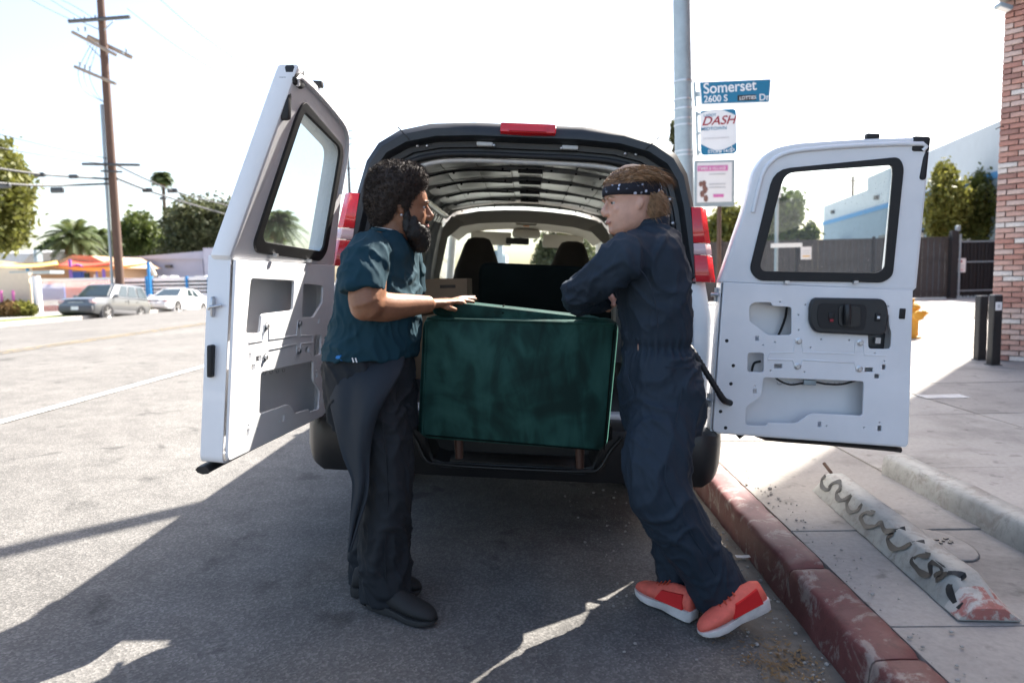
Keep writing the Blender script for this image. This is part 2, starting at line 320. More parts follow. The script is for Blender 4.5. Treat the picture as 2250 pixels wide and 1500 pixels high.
# ================================================================== THE SETTING
def zr(x): return .16 - .00327 * (x + 9.0) ** 2          # crowned road
KX0, KX1 = 1.05, 1.20
def sheet(name, xs, ys, zf, m, kind=True):
    vs = [(x, y, zf(x, y)) for y in ys for x in xs]; n = len(xs)
    fs = [(j * n + i, j * n + i + 1, (j + 1) * n + i + 1, (j + 1) * n + i) for j in range(len(ys) - 1) for i in range(n - 1)]
    o = mesh(name, vs, fs, m, smooth=True)
    return struct(o) if kind else o
ter = sheet('ground', [-900, -60, -19.3, 1.3, 60, 900], [-60, 0, 60, 200, 1500], lambda x, y: -.40, 'lot_concrete')
xs = list(np.linspace(-19.2, KX0 + .05, 70))
road = sheet('road', xs, [-12] + list(np.linspace(-2, 14, 33)) + [20, 40, 80, 160, 400], lambda x, y: zr(x) + (.004 * noise.noise(Vector((x * .9, y * .9, 0))) if y < 14 else 0), 'asphalt')
def road_mark(name, x, w, y0, y1, m):
    ys = np.linspace(y0, y1, 40); return struct(sheet(name, [x - w / 2, x + w / 2], list(ys), lambda a, b: zr(a) + .009, m))
road_mark('lane_line', -4.42, .11, 1, 120, 'lane_paint'); road_mark('centre_line', -8.55, .10, 1, 120, 'yellow_lane_paint'); road_mark('centre_line', -8.80, .10, 1, 120, 'yellow_lane_paint')
# gutter strip of dirty concrete between the asphalt and the kerb
gut = sheet('gutter', list(np.linspace(.66, KX0 + .02, 10)), list(np.linspace(-2, 14, 160)), lambda x, y: zr(x) + .006 + .004 * noise.noise(Vector((x * 6, y * 6, 2))) - .02 * max(0, (.80 + .10 * noise.noise(Vector((0, y * 2.3, 5))) + .03 * noise.noise(Vector((0, y * 11, 5))) - x)) * 8, 'gutter_dirt')
# kerb stones, red paint worn through
kerb = empty('kerb', (KX0, 2, 0)); kerb['kind'] = 'structure'; kerb['label'] = 'kerb with worn red paint along the parking lane'
js = [-1.6, .7, 2.05, 2.72, 4.55, 6.4, 8.2, 10.0, 11.8, 13.5]
for a, b in zip(js, js[1:]):
    prof = [(KX0 - .022, -.26), (KX0 - .014, -.12), (KX0 - .006, -.03), (KX0 - .001, -.011), (KX0 + .010, -.001), (KX0 + .03, .003), (KX0 + .09, .006), (KX1 - .006, .005), (KX1 - .001, 0), (KX1, -.2)]
    ys = np.linspace(a + .004, b - .004, max(8, int((b - a) / .03)))
    rings = []
    for y in ys:
        e = .012 if (y - a < .02 or b - y < .02) else 0
        rg = []
        for x, z in prof:
            k = noise.noise(Vector((x * 9, y * 9, z * 9))) * .007; ch = max(0, noise.noise(Vector((3, y * 2.7, 1))) - .22) * .09 if -.06 < z < .005 and x < KX0 + .05 else 0
            rg.append((x + k + ch, y, z - e * (z > -.05) - ch * .6 + k * .5))
        rings.append(rg)
    bm = bmesh.new(); bm_loft(bm, rings, cap=True); from_bm('kerb_stone', bm, 'red_kerb_paint' if b < 7.0 else 'concrete_pale', kerb, smooth=True, auto=50)
# pavement slabs
pav = empty('pavement', (1.7, 3, 0)); pav['kind'] = 'structure'; pav['label'] = 'concrete pavement of scored slabs beside the kerb'
def slab(parent, x0, x1, y0, y1, m='concrete', z=0., g=.005):
    bm = bmesh.new(); nx, ny = max(2, int((x1 - x0) / .25)), max(2, int((y1 - y0) / .25)); dz = random.uniform(-.002, .003); tx = random.uniform(-.003, .003)
    xs_, ys_ = np.linspace(x0 + g, x1 - g, nx + 1), np.linspace(y0 + g, y1 - g, ny + 1)
    rows = [[bm.verts.new((x, y, z + dz + tx * (x - x0) + .0025 * noise.noise(Vector((x * 2, y * 2, 0))))) for x in xs_] for y in ys_]
    for j in range(ny):
        for i in range(nx): bm.faces.new((rows[j][i], rows[j][i + 1], rows[j + 1][i + 1], rows[j + 1][i]))
    es = [e for e in bm.edges if e.is_boundary]; r = bmesh.ops.extrude_edge_only(bm, edges=es)
    for v in [v for v in r['geom'] if isinstance(v, bmesh.types.BMVert)]:
        v.co.z -= .12; v.co.x += .0
    return from_bm('paving_slab', bm, m, parent, smooth=True, auto=40)
yj = [-2.1, -1.2, -.35, .52, 1.38, 2.24, 3.11, 3.98, 4.85, 5.72, 6.6, 7.5, 8.4, 9.3, 10.2, 11.1, 12.0, 13.4]
for a, b in zip(yj, yj[1:]):
    slab(pav, KX1 + .004, 2.10, a, b)
yk = [-2.1, -.6, 1.0, 2.55, 4.1, 5.65, 7.2, 8.8, 10.4, 12.0, 13.4]
for a, b in zip(yk, yk[1:]):
    for c, d in ((2.10, 3.7), (3.7, 5.3), (5.3, 7.4), (7.4, 9.2)):
        slab(pav, c, d, a, b, 'concrete_pale' if random.random() < .3 else 'concrete')
sheet('pavement_bed', [KX1, 9.2], [-2.1, 13.4], lambda x, y: -.02, 'dirt')
sheet('lot_surface', [1.3, 14, 70], [13.4, 30, 90], lambda x, y: -.012, 'lot_concrete')
sheet('side_street', [1.3, 30, 70], [16.5, 23.5], lambda x, y: .002, 'asphalt')
sheet('far_pavement', [-24.5, -19.2], [-10, 20, 60, 200], lambda x, y: -.02, 'lot_concrete')
fk = [(-19.32, -.4), (-19.32, -.02), (-19.20, -.015), (-19.17, -.06), (-19.15, -.45)]
bm = bmesh.new(); bm_loft(bm, [[(x, y, z) for x, z in fk] for y in (-10, 30, 200)]); struct(from_bm('far_kerb', bm, 'concrete_pale'))
sheet('far_verge', [-21.2, -19.6], [24, 27, 31, 36, 41], lambda x, y: -.004, 'grass')
sheet('far_lot', [-140, -24.5], [-10, 60, 200], lambda x, y: -.024, 'lot_concrete')

# low raised kerb by the pavement edge
bm = bmesh.new(); rings = []
for y in list(np.linspace(-1.5, 4.0, 110)) + [4.03]:
    e = .03 if y > 4.0 else 0
    rings.append([(x + .006 * noise.noise(Vector((x * 8, y * 8, z * 8))) + (e if x < 2.15 else -e), y, z + .006 * noise.noise(Vector((x * 7, y * 7, z * 9 + 3))) - e * (z > .05)) for x, z in [(2.075, -.03), (2.08, .04), (2.088, .095), (2.10, .112), (2.15, .118), (2.215, .116), (2.232, .10), (2.24, .04), (2.24, -.03)]])
bm_loft(bm, rings); tag(from_bm('raised_kerb', bm, 'old_white_paint', smooth=True, auto=50), 'long raised concrete kerb with scuffed whitish paint on the pavement', 'kerb')
# wheel stop with spray paint
ws_ = empty('wheel_stop', (1.6, 3, 0), 'painted concrete wheel stop with black graffiti squiggles and a red end', 'wheel stop')
A0, A1 = Vector((1.545, 3.70, 0)), Vector((1.45, 2.27, 0)); ax = (A1 - A0).normalized(); sx = Vector((-ax.y, ax.x, 0)); 
if sx.x < 0: sx = -sx
Ls = (A1 - A0).length
def ws_pt(t, s, z): return A0 + ax * t + sx * s + Vector((0, 0, z))
prof = [(.0, .003), (.012, .03), (.05, .105), (.062, .113), (.135, .115), (.150, .106), (.192, .03), (.205, .003)]
bm = bmesh.new(); rings = []
for t in np.linspace(0, Ls, 80):
    e = max(0, .05 - t) / .05 * .7 + max(0, t - Ls + .16) / .16 * .80
    rings.append([ws_pt(t, s + .004 * noise.noise(Vector((s * 9, t * 9, 1))), max(.002, z * (1 - e * .75) + .004 * noise.noise(Vector((s * 9, t * 8, 7))))) for s, z in prof])
bm_loft(bm, rings); from_bm('block', bm, 'old_white_paint', ws_, smooth=True, auto=50)
def ws_face(t, k, lift=.0022):           # k 0..1 up the street-facing slope, 1..2 across the top
    s, z = (.012 + .04 * k, .03 + .077 * k) if k <= 1 else (.055 + (k - 1) * .085, .114)
    e = max(0, t - Ls + .16) / .16 * .80; z *= (1 - e * .75)
    return ws_pt(t, s - (lift if k <= 1 else 0), z + lift * (1.2 if k > 1 else .5) + .002)
strokes = [[(.06, .95), (.05, .55), (.10, .25), (.16, .35), (.17, .8), (.22, 1.05), (.27, .9)], [(.28, .95), (.26, .55), (.31, .3), (.36, .5), (.40, .95)], [(.40, .95), (.41, .4), (.47, .2), (.52, .5), (.53, .95)],
           [(.66, .95), (.60, .75), (.58, .35), (.64, .15), (.71, .4), (.74, .75), (.80, .6), (.86, .9), (.88, 1.3)], [(.86, .8), (.85, .35), (.92, .18), (.97, .5), (1.01, .95), (1.03, 1.35)],
           [(1.14, .98), (1.08, .7), (1.07, .3), (1.14, .15), (1.20, .35), (1.17, .8), (1.24, .9), (1.22, .4)], [(1.24, .3), (1.28, .95), (1.31, 1.3), (1.31, .6), (1.37, .3), (1.40, .45)]]
for st in strokes:
    pts = smooth_path([ws_face(t, k) for t, k in st], 6); bm = bmesh.new(); prev = None
    for i, p in enumerate(pts):
        tdir = (pts[min(i + 1, len(pts) - 1)] - pts[max(i - 1, 0)]).normalized(); nrm = Vector((-.75, 0, .66)); w = tdir.cross(nrm).normalized() * (.0115 + .003 * math.sin(i * .7))
        cur = (bm.verts.new(p - w), bm.verts.new(p + w))
        if prev: bm.faces.new((prev[0], prev[1], cur[1], cur[0]))
        prev = cur
    from_bm('graffiti_stroke', bm, 'print_black', ws_)
mat_paint_worn('red_end_paint', (.36, .13, .11), (.42, .39, .35), .52, 10)
bm = bmesh.new(); bm_loft(bm, [[ws_pt(t, s, max(.004, z * (1 - (max(0, t - Ls + .16) / .16 * .80) * .75)) + .003) for s, z in [(-.001, .004), (.010, .032), (.05, .107), (.10, .116), (.15, .108), (.194, .03), (.207, .004)]] for t in (Ls - .085, Ls - .05, Ls + .003)]); from_bm('painted_end', bm, 'red_end_paint', ws_, smooth=True, auto=50)
tube('steel_pin', [ws_pt(-.0, .10, .10), ws_pt(-.07, .085, .135)], .009, 'pole_wood', ws_, seg=8)

# gravel, leaves and scraps along the gutter
bm = bmesh.new()
for i in range(900):
    y = random.uniform(1.2, 4.2); x = random.choice([random.gauss(.92, .09), random.uniform(.2, 1.0), random.gauss(1.27, .05) if random.random() < .5 else random.gauss(.95, .06)])
    z = zr(x) + .006 if x < KX0 - .03 else (.004 if x > KX1 + .01 else None)
    if z is None: continue
    s = random.choice([.002, .003, .004, .006]) * random.uniform(.6, 1.6) * (1.6 if random.random() < .04 else 1)
    r = bmesh.ops.create_icosphere(bm, subdivisions=1, radius=s, matrix=Matrix.Translation((x, y, z + s * .4)) @ Matrix.Diagonal((1, random.uniform(.6, 1.2), .7, 1)))
tag(from_bm('gravel', bm, 'concrete', smooth=False), 'loose gravel and grit scattered along the gutter', 'gravel', kind='stuff')
bm = bmesh.new()
for i in range(420):
    x, y = (random.gauss(.84, .07), random.gauss(2.28, .09)) if i < 300 else (random.gauss(.93, .08), random.uniform(1.9, 4))
    if x > KX0 - .05: continue
    p = Vector((x, y, zr(x) + .012 + random.random() * .006)); a = random.uniform(0, 6.28); l = random.uniform(.006, .016); d = Vector((math.cos(a), math.sin(a), random.uniform(-.2, .3))) * l; w = Vector((-d.y, d.x, 0)) * random.uniform(.12, .4)
    bm.faces.new([bm.verts.new(q) for q in (p - d, p + w, p + d, p - w)])
tag(from_bm('leaf_litter', bm, 'dry_frond'), 'dry straw and leaf litter heaped against the kerb', 'litter', kind='stuff')
for px, py, s, lab in ((1632, 1225, .028, 'small white paper scrap lying in the gutter below the kerb'), (2072, 872, .17, 'flat white paper sheet lying on the far pavement')):
    p = G(px, py, 0 if px > 1700 else zr(.9) + .012); bm = bmesh.new()
    vs = [bm.verts.new((p.x + a * s * 1.2, p.y + b * s * .55, p.z + .006 + .003 * abs(a))) for a, b in ((-1, -1), (0, -.9), (1, -1), (1, 1), (0, 1.1), (-1, 1))]
    bm.faces.new((vs[0], vs[1], vs[4], vs[5])); bm.faces.new((vs[1], vs[2], vs[3], vs[4])); bmesh.ops.solidify(bm, geom=bm.faces[:], thickness=.001)
    tag(from_bm('paper_scrap', bm, 'sign_white'), lab, 'paper', 'paper scraps')
# broken utility cover in the pavement
p = G(2075, 1195); bm = bmesh.new(); bm_lathe(bm, [(.0, .002), (.17, .004), (.185, .001)], (p.x - .02, p.y, 0), 26); bmesh.ops.transform(bm, matrix=Matrix.Translation((p.x, p.y, 0)) @ Matrix.Diagonal((.62, 1, 1, 1)) @ Matrix.Translation((-p.x, -p.y, 0)), verts=bm.verts)
o = from_bm('concrete_patch', bm, 'concrete_pale', smooth=True); tag(o, 'rough round concrete patch with a dark cracked hole in the pavement', 'patch')
bm = bmesh.new(); 
for i in range(9): bm_box(bm, (p.x - .06 + .013 * i + random.uniform(-.01, .01), p.y + .03 + random.uniform(-.03, .03), .006), (.022, .012, .004), Matrix.Rotation(random.random() * 3, 3, 'Z'))
from_bm('cracked_hole', bm, 'print_black', o)

# ------------------------------------------------------------------ brick building on the corner (right)
bb = empty('brick_building', (6.2, 9, 0), 'tall old brick building at the pavement corner behind the posts', 'building')
C0 = Vector((W(2180, 700, 9.02).x, 9.02, 0)); cd = Vector((.72, -.694, 0)).normalized(); cn = Vector((-cd.y * -1, 0, 0)); cn = Vector((cd.y, -cd.x, 0)); HB = 4.50
if cn.y > 0: cn = -cn
def bk_wall(p0, d, L, H, n, name):       # core wall set behind the bricks
    q = [p0, p0 + d * L]; vs = []
    for z in (-.1, H):
        for a in q: vs += [a - n * .012 + Vector((0, 0, z)), a - n * .30 + Vector((0, 0, z))]
    return mesh(name, vs, [(0, 2, 6, 4), (1, 5, 7, 3), (0, 4, 5, 1), (2, 3, 7, 6), (4, 6, 7, 5)], 'mortar', bb)
bk_wall(C0, cd, 2.6, HB, cn, 'wall')
brick_me = {}
def brick_mesh(mi, L):
    k = (mi, L)
    if k not in brick_me:
        bm = bmesh.new(); bm_box(bm, (L / 2, 0, .029), (L, .07, .057), bevel=.005)
        for v in bm.verts: v.co += Vector((noise.noise(v.co * 31 + Vector((mi, 0, 0))), noise.noise(v.co * 29 + Vector((0, mi, 0))), noise.noise(v.co * 27))) * .003
        me = bpy.data.meshes.new('brick'); bm.to_mesh(me); bm.free(); me.materials.append(MATS['brick_%d' % mi]); brick_me[k] = me
    return brick_me[k]
rot = Matrix(((cd.x, -cn.x, 0), (cd.y, -cn.y, 0), (0, 0, 1)))
rest = bmesh.new(); cnt = 0
for c in range(66):
    z = c * .068 + .004; t = -.0; first = True
    while t < 2.55:
        L = .198 if not (first and c % 2) else .095
        mi = random.choices(range(6), (4, 5, 3, 4, 3, 1))[0]; pos = C0 + cd * t + cn * random.uniform(-.002, .007) + Vector((0, 0, z))
        if t < .80 and cnt < 300:
            o = bpy.data.objects.new('brick', brick_mesh(mi, L)); COL.objects.link(o); o.parent = bb; o.matrix_parent_inverse = PM[bb.name].inverted()
            o.matrix_world = Matrix.Translation(pos) @ rot.to_4x4(); o.matrix_basis = Matrix.Translation(pos) @ rot.to_4x4(); cnt += 1
        else: bm_box(rest, pos + cd * L / 2 + Vector((0, 0, .029)), (L, .07, .057), rot)
        t += L + .010; first = False
o = from_bm('brickwork', rest, 'brick_1', bb); o['kind'] = 'stuff'
# body of the building behind the chamfered corner, and an added unseen block that throws shade
def prism_walls(name, foot, z0, z1, m, parent):
    n = len(foot); vs = [(x, y, z0) for x, y in foot] + [(x, y, z1) for x, y in foot]
    return mesh(name, vs, [(i, (i + 1) % n, n + (i + 1) % n, n + i) for i in range(n)] + [tuple(range(n, 2 * n))], m, parent)
E1 = C0 + cd * 2.6
def brickmat():
    m, nt, b = nodes_of('brick_pattern'); t = nt.nodes.new('ShaderNodeTexBrick'); mp = texco(nt, (1, 1, 1))
    sep = nt.nodes.new('ShaderNodeSeparateXYZ'); nt.links.new(mp, sep.inputs[0]); ad = nt.nodes.new('ShaderNodeMath'); nt.links.new(sep.outputs[0], ad.inputs[0]); nt.links.new(sep.outputs[1], ad.inputs[1])
    cb = nt.nodes.new('ShaderNodeCombineXYZ'); nt.links.new(ad.outputs[0], cb.inputs[0]); nt.links.new(sep.outputs[2], cb.inputs[1]); nt.links.new(cb.outputs[0], t.inputs['Vector'])
    t.inputs['Color1'].default_value = (.42, .17, .12, 1); t.inputs['Color2'].default_value = (.5, .28, .22, 1); t.inputs['Mortar'].default_value = (.42, .39, .36, 1)
    t.inputs['Scale'].default_value = 1; t.inputs['Brick Width'].default_value = .208; t.inputs['Row Height'].default_value = .068; t.inputs['Mortar Size'].default_value = .006
    nt.links.new(t.outputs[0], b.inputs['Base Color']); b.inputs['Roughness'].default_value = .9; bump_n(nt, b, t.outputs['Fac'], -.4, .01)
brickmat()
prism_walls('side_wall', [(E1.x - .02, E1.y + .02), (E1.x - .02, -8), (20, -8), (20, 9.05), (C0.x + .25, 9.05)], -.1, HB - .06, 'brick_pattern', bb)
UP = (9.60, 13.5)
prism_walls('shade_block', [(UP[0], UP[1]), (UP[0] + 1.5, -8), (26, -8), (26, UP[1] + .1)], 0, 20, 'brick_pattern', bb)  # invented tall block out of view, added to shade the pavement
bm = bmesh.new(); bm_box(bm, C0 + cd * 1.28 + Vector((0, 0, HB + .03)), (2.66, .36, .08), rot); from_bm('coping', bm, 'concrete_pale', bb)
fl = empty('flood_light', W(2205, 18, 8.95), 'small grey floodlight bracketed on the top corner of the brick wall', 'light')
b0 = W(2204, 20, 8.95); bm = bmesh.new(); bm_box(bm, b0 + Vector((-.03, -.05, 0)), (.17, .13, .05), Matrix.Rotation(.35, 3, 'Y'), .012); from_bm('housing', bm, 'galvanised', fl, smooth=True, auto=40)
tube('bracket', [b0 + Vector((.04, 0, .01)), b0 + Vector((.14, .06, .03))], .014, 'galvanised', fl)
box('lens', b0 + Vector((-.035, -.055, -.026)), (.13, .10, .012), 'sign_white', fl, rot=Matrix.Rotation(.35, 3, 'Y'))
tube('loose_wire', [W(2188, 284, 8.9), W(2200, 278, 8.95), W(2212, 279, 9.0)], .006, 'wire_black', bb)

# ------------------------------------------------------------------ square posts
def bollard(px, py, h, lab, notice=False, w=.105):
    p = G(px, py); t = empty('bollard', p, lab, 'bollard', 'dark square posts by the brick wall')
    bm = bmesh.new(); bm_box(bm, p + Vector((0, 0, h / 2)), (w, w, h), None, .006); bmesh.ops.subdivide_edges(bm, edges=bm.edges[:], cuts=4, use_grid_fill=True)
    for v in bm.verts: v.co += Vector((noise.noise(v.co * 11), noise.noise(v.co * 12 + Vector((4, 0, 0))), 0)) * .004
    from_bm('post', bm, 'bollard_paint', t, smooth=True, auto=40); box('cap', p + Vector((0, 0, h + .006)), (w - .02, w - .02, .014), 'concrete_pale', t)
    box('base_plate', p + Vector((0, 0, .006)), (w + .03, w + .03, .012), 'dark_metal', t)
    if notice:
        q = p + Vector((.0, -w / 2 - .004, h - .13)); box('notice', q, (.075, .004, .10), 'sign_white', t); box('notice_print', q + Vector((0, -.003, 0)), (.03, .002, .04), 'print_grey', t)
bollard(2152, 790, .83, 'dark square post standing apart nearer the hydrant'); bollard(2182, 802, .86, 'chipped black square post with a small white notice', True)
# hydrant
hp = G(2003, 742); hy = empty('fire_hydrant', hp, 'yellow fire hydrant beyond the open right door', 'hydrant'); bm = bmesh.new()
bm_lathe(bm, [(.15, 0), (.15, .03), (.105, .04), (.10, .10), (.105, .30), (.13, .32), (.13, .36), (.10, .38), (.10, .50), (.125, .52), (.125, .55), (.10, .58), (.05, .63), (.03, .64), (.03, .69), (.0, .69)], hp, 20)
from_bm('barrel', bm, 'hydrant_yellow', hy, smooth=True, auto=40)
for s in (-1, 1):
    bm = bmesh.new(); bm_lathe(bm, [(.05, 0), (.055, .10), (.065, .10), (.065, .15), (.03, .16), (.02, .21), (0, .21)], hp + Vector((s * .06, 0, .43)), 12, Vector((s, 0, 0))); from_bm('hose_outlet', bm, 'hydrant_yellow', hy, smooth=True, auto=40)
bm = bmesh.new(); bm_lathe(bm, [(.07, 0), (.075, .12), (.085, .12), (.085, .17), (.03, .18), (0, .18)], hp + Vector((0, -.05, .40)), 14, Vector((0, -1, 0))); from_bm('pumper_outlet', bm, 'hydrant_yellow', hy, smooth=True, auto=40)

# ------------------------------------------------------------------ fence, gate and buildings beyond (right)
def slat_fence(name, lab, x0, x1, Y, h, pitch, m, rail=None, z0=0.05, Y1=None):
    Y1 = Y if Y1 is None else Y1; L = math.hypot(x1 - x0, Y1 - Y); d = Vector((x1 - x0, Y1 - Y, 0)).normalized(); t = empty(name, (x0, Y, 0), lab, 'fence'); bm = bmesh.new(); n = int(L / pitch)
    rt = Matrix.Rotation(math.atan2(d.y, d.x), 3, 'Z')
    for i in range(n):
        q = Vector((x0, Y, 0)) + d * (i + .5) * pitch; bm_box(bm, (q.x, q.y + (.018 if i % 2 else -.018), z0 + h / 2), (pitch * (1.04 if name == 'corrugated_fence' else .55), .02, h - .004 * (i % 2)), rt)
    o = from_bm('slats', bm, m, t); o['kind'] = 'stuff'
    for z in (z0 + .25, z0 + h * .62, z0 + h - .05): box('rail', Vector(((x0 + x1) / 2, (Y + Y1) / 2 - .05, z)), (L, .03, .05), rail or m, t, rot=rt)
    k = max(1, round(L / 2.9))
    for i in range(k + 1):
        q = Vector((x0, Y, 0)) + d * L * i / k; box('post', (q.x, q.y - .06, h / 2 + .04), (.09, .09, h + .16), 'fence_black', t)
    return t
xa = W(1420, 600, 28).x; xb = W(2083, 600, 28).x; xc = W(2330, 600, 28).x
slat_fence('corrugated_fence', 'tall grey corrugated metal fence across the lot behind the right door', xa, xb, 28, 2.42, .115, 'fence_metal')
slat_fence('bar_gate', 'black barred gate beside the corrugated fence near the brick wall', xb + .25, xc, 28, 2.25, .145, 'fence_black', 'galvanised')
box('mesh_panel', ((xb + .25 + xc) / 2, 28.06, 1.2), (xc - xb - .25, .02, 2.2), 'fence_black', bpy.data.objects['bar_gate'])
gp = empty('gate_post', (xb + .1, 27.9, 0), 'black gate post with a pale light on top at the fence end', 'post'); box('post', (xb + .1, 27.85, 1.35), (.26, .2, 2.7), 'fence_black', gp); box('lamp_head', (xb + .2, 27.8, 2.78), (.16, .14, .22), 'galvanised', gp, bevel=.03); box('strip', (xb + .27, 27.72, 1.3), (.07, .03, 2.5), 'galvanised', gp)
def notice(px, py, Y, w, h, lab, cols):
    p = W(px, py, Y); t = empty('notice_board', p, lab, 'sign', 'notices on the fence'); box('panel', p, (w, .02, h), 'sign_white', t)
    for i, (m, zz, ww, hh) in enumerate(cols): box('print', p + Vector((0, -.014, zz * h)), (ww * w, .006, hh * h), m, t)
notice(2109, 583, 27.8, .45, .55, 'white notice with red print hung beside the black gate', [('sign_red', .28, .35, .16), ('print_grey', 0, .7, .05), ('print_grey', -.15, .7, .05), ('sign_red', -.33, .6, .06)])
notice(1771, 556, 27.8, .42, .50, 'white notice fixed to the corrugated fence seen through the door window', [('print_grey', .2, .7, .06), ('print_grey', 0, .7, .05), ('sail_yellow', -.25, .7, .12)])
wb_ = empty('warehouse', (20, 40, 0), 'long blue grey warehouse with pale parapet and blue stripe behind the fence', 'building')
P0, P1 = Vector((24.3, 57, 0)), Vector((19.6, 28.6, 0)); wd = (P1 - P0).normalized(); wn_ = Vector((wd.y, -wd.x, 0)); wn_ = wn_ if wn_.x < 0 else -wn_; wL = (P1 - P0).length
wrt = Matrix.Rotation(math.atan2(wd.y, wd.x), 3, 'Z')
def wbox(name, t0, t1, z0, z1, thick, m, off=0.): 
    q = P0 + wd * (t0 + t1) / 2 - wn_ * (thick / 2 - off); return box(name, q + Vector((0, 0, (z0 + z1) / 2)), (t1 - t0, thick, z1 - z0), m, wb_, rot=wrt)
wbox('lower_wall', 0, wL + 10, 0, 5.0, 9, 'blue_wall'); wbox('parapet', .02, wL * .38, 5.0, 6.45, 8.9, 'pale_wall'); wbox('parapet', wL * .38, wL + 10, 5.0, 7.25, 8.9, 'pale_wall'); wbox('stripe', -.03, wL + 10, 4.92, 5.2, .3, 'blue_stripe', .06)
bm = bmesh.new(); bm_tube(bm, [P0 + wd * (wL * .38 + (.8 * (1 - math.cos(a)) - .8)) + wn_ * .02 + Vector((0, 0, 6.45 + .8 * math.sin(a))) - wn_ * 4 for a in np.linspace(0, 1.57, 6)], .02, 6); from_bm('parapet_trim', bm, 'pale_wall', wb_)
for t_, w_ in ((5, 2.5), (15.5, 5.), (23, 3)): wbox('loading_door', t_, t_ + w_, 0, 3.1, .3, 'bow_metal', .05); wbox('canopy', t_ - .2, t_ + w_ + .2, 3.1, 3.25, .9, 'dark_metal', .6)
for t_ in (3, 13, 22): wbox('wall_lamp', t_, t_ + .3, 5.6, 5.85, .3, 'dark_metal', .25)
ut = empty('utility_pole', (W(1874, 400, 75).x, 75, 0), 'thin distant utility pole rising above the warehouse roof', 'utility pole'); tube('pole', [(W(1874, 400, 75).x, 75, 0), (W(1874, 400, 75).x, 75, 11.2)], .13, 'pole_wood', ut); box('crossarm', (W(1874, 400, 75).x, 74.9, 10.7), (2.6, .12, .14), 'arm_wood', ut)
# ------------------------------------------------------------------ street signs on the lamp post
LP = Vector((W(1512, 400, 7.7).x, 7.7, 0)); lp = empty('lamp_post', LP, 'grey steel lamp post carrying the street name and bus signs', 'lamp post')
lean = Vector((-.018, 0, 1)); bm = bmesh.new(); bm_tube(bm, [LP + lean * z for z in (0, .5, 2, 4, 6.5, 8.5)], [.125, .11, .10, .092, .082, .074], 24); from_bm('pole', bm, 'galvanised', lp, smooth=True, auto=50)
bm = bmesh.new(); bm_lathe(bm, [(.19, 0), (.19, .05), (.15, .12), (.125, .32), (.12, .33)], LP, 20); from_bm('base', bm, 'galvanised', lp, smooth=True, auto=40)
for py in (180, 220, 240, 262, 276, 333, 342):
    z = W(1512, py, 7.7).z; bm = bmesh.new(); bm_tube(bm, [LP + lean * (z - .009), LP + lean * (z + .009)], .102, 24); from_bm('steel_band', bm, 'zinc', lp, smooth=True, auto=40)
tube('lamp_arm', smooth_path([LP + lean * 8.4, LP + lean * 8.9 + Vector((-.8, 0, .1)), LP + Vector((-2.6, 0, 9.2))], 6), .04, 'galvanised', lp); box('lamp_head', LP + Vector((-2.85, 0, 9.2)), (.6, .25, .14), 'galvanised', lp, bevel=.04)
YS = 7.6
def sgn(px, py): return W(px, py, YS)
def sign_panel(t, quad, m, th=.012, rad=.02, name='panel', off=0.):
    o = sgn(*quad[0]); pts = [((sgn(*q) - o).x, (sgn(*q) - o).z) for q in quad]; M4 = basis(o + Vector((0, off, 0)), (1, 0, 0), (0, 0, 1), (0, -1, 0)); return plate(name, [round_poly(pts, rad)], th, m, M4, t, bevel=.001)
def sign_text(t, s, px, py, size, m, tilt=0., off=-.0085, xs=1., shear=0, name='lettering'):
    o = sgn(px, py) + Vector((0, off, 0)); c, s_ = math.cos(tilt), math.sin(tilt); M4 = basis(o, (c, 0, s_), (-s_, 0, c), (0, -1, 0)); return text(name, s, size, m, M4, t, xs=xs, shear=shear)
sn = empty('street_name_sign', sgn(1540, 205), 'blue street name sign reading Somerset Dr on the lamp post', 'sign')
qd = [(1536, 181), (1694, 174), (1690, 226), (1540, 231)]; sign_panel(sn, qd, 'sign_white', .014, .012); sign_panel(sn, [(1538.5, 183), (1691.5, 176.5), (1687.5, 223.5), (1542.5, 228.5)], 'sign_blue', .006, .01, 'blue_face', -.0075)
px2m = YS / 1500
sign_text(sn, 'Somerset', 1545, 207, .158, 'sign_white', .045, -.0115, .93); sign_text(sn, '2600 S', 1546, 226, .098, 'sign_white', .03, -.0115, .95); sign_text(sn, 'Dr', 1667, 222, .098, 'sign_white', .03, -.0115)
sign_panel(sn, [(1620, 210.5), (1660, 209), (1660, 221), (1620, 222.5)], 'print_black', .003, .002, 'sticker', -.0115); sign_text(sn, 'LOTTIES', 1624, 220.6, .052, 'sign_white', .03, -.0138, .92)
tube('bracket', [sgn(1528, 178) + Vector((0, .05, 0)), sgn(1531, 232) + Vector((0, .05, 0))], .014, 'galvanised', sn); box('bracket_arm', sgn(1535, 206) + Vector((0, .03, 0)), (.05, .03, .05), 'galvanised', sn)
bs_ = empty('bus_stop_sign', sgn(1578, 290), 'white and blue bus stop sign reading DASH below the street sign', 'sign')
sign_panel(bs_, [(1538, 244), (1617, 239), (1619, 337), (1540, 342)], 'sign_white', .010, .05)
def arc(p0, p1, bulge, n=10): return [(p0[0] + (p1[0] - p0[0]) * i / n, p0[1] + (p1[1] - p0[1]) * i / n + bulge * math.sin(math.pi * i / n)) for i in range(n + 1)]
sign_panel(bs_, [(1540, 245), (1578, 241.5), (1611, 240), (1616, 243)] + arc((1616.3, 254), (1539, 250), -11), 'sign_blue', .003, .003, 'blue_band', -.006)
sign_panel(bs_, arc((1539.5, 317), (1618, 314), 15) + [(1618, 331), (1613, 337), (1546, 341), (1541, 338)], 'sign_blue', .003, .003, 'blue_band', -.006)
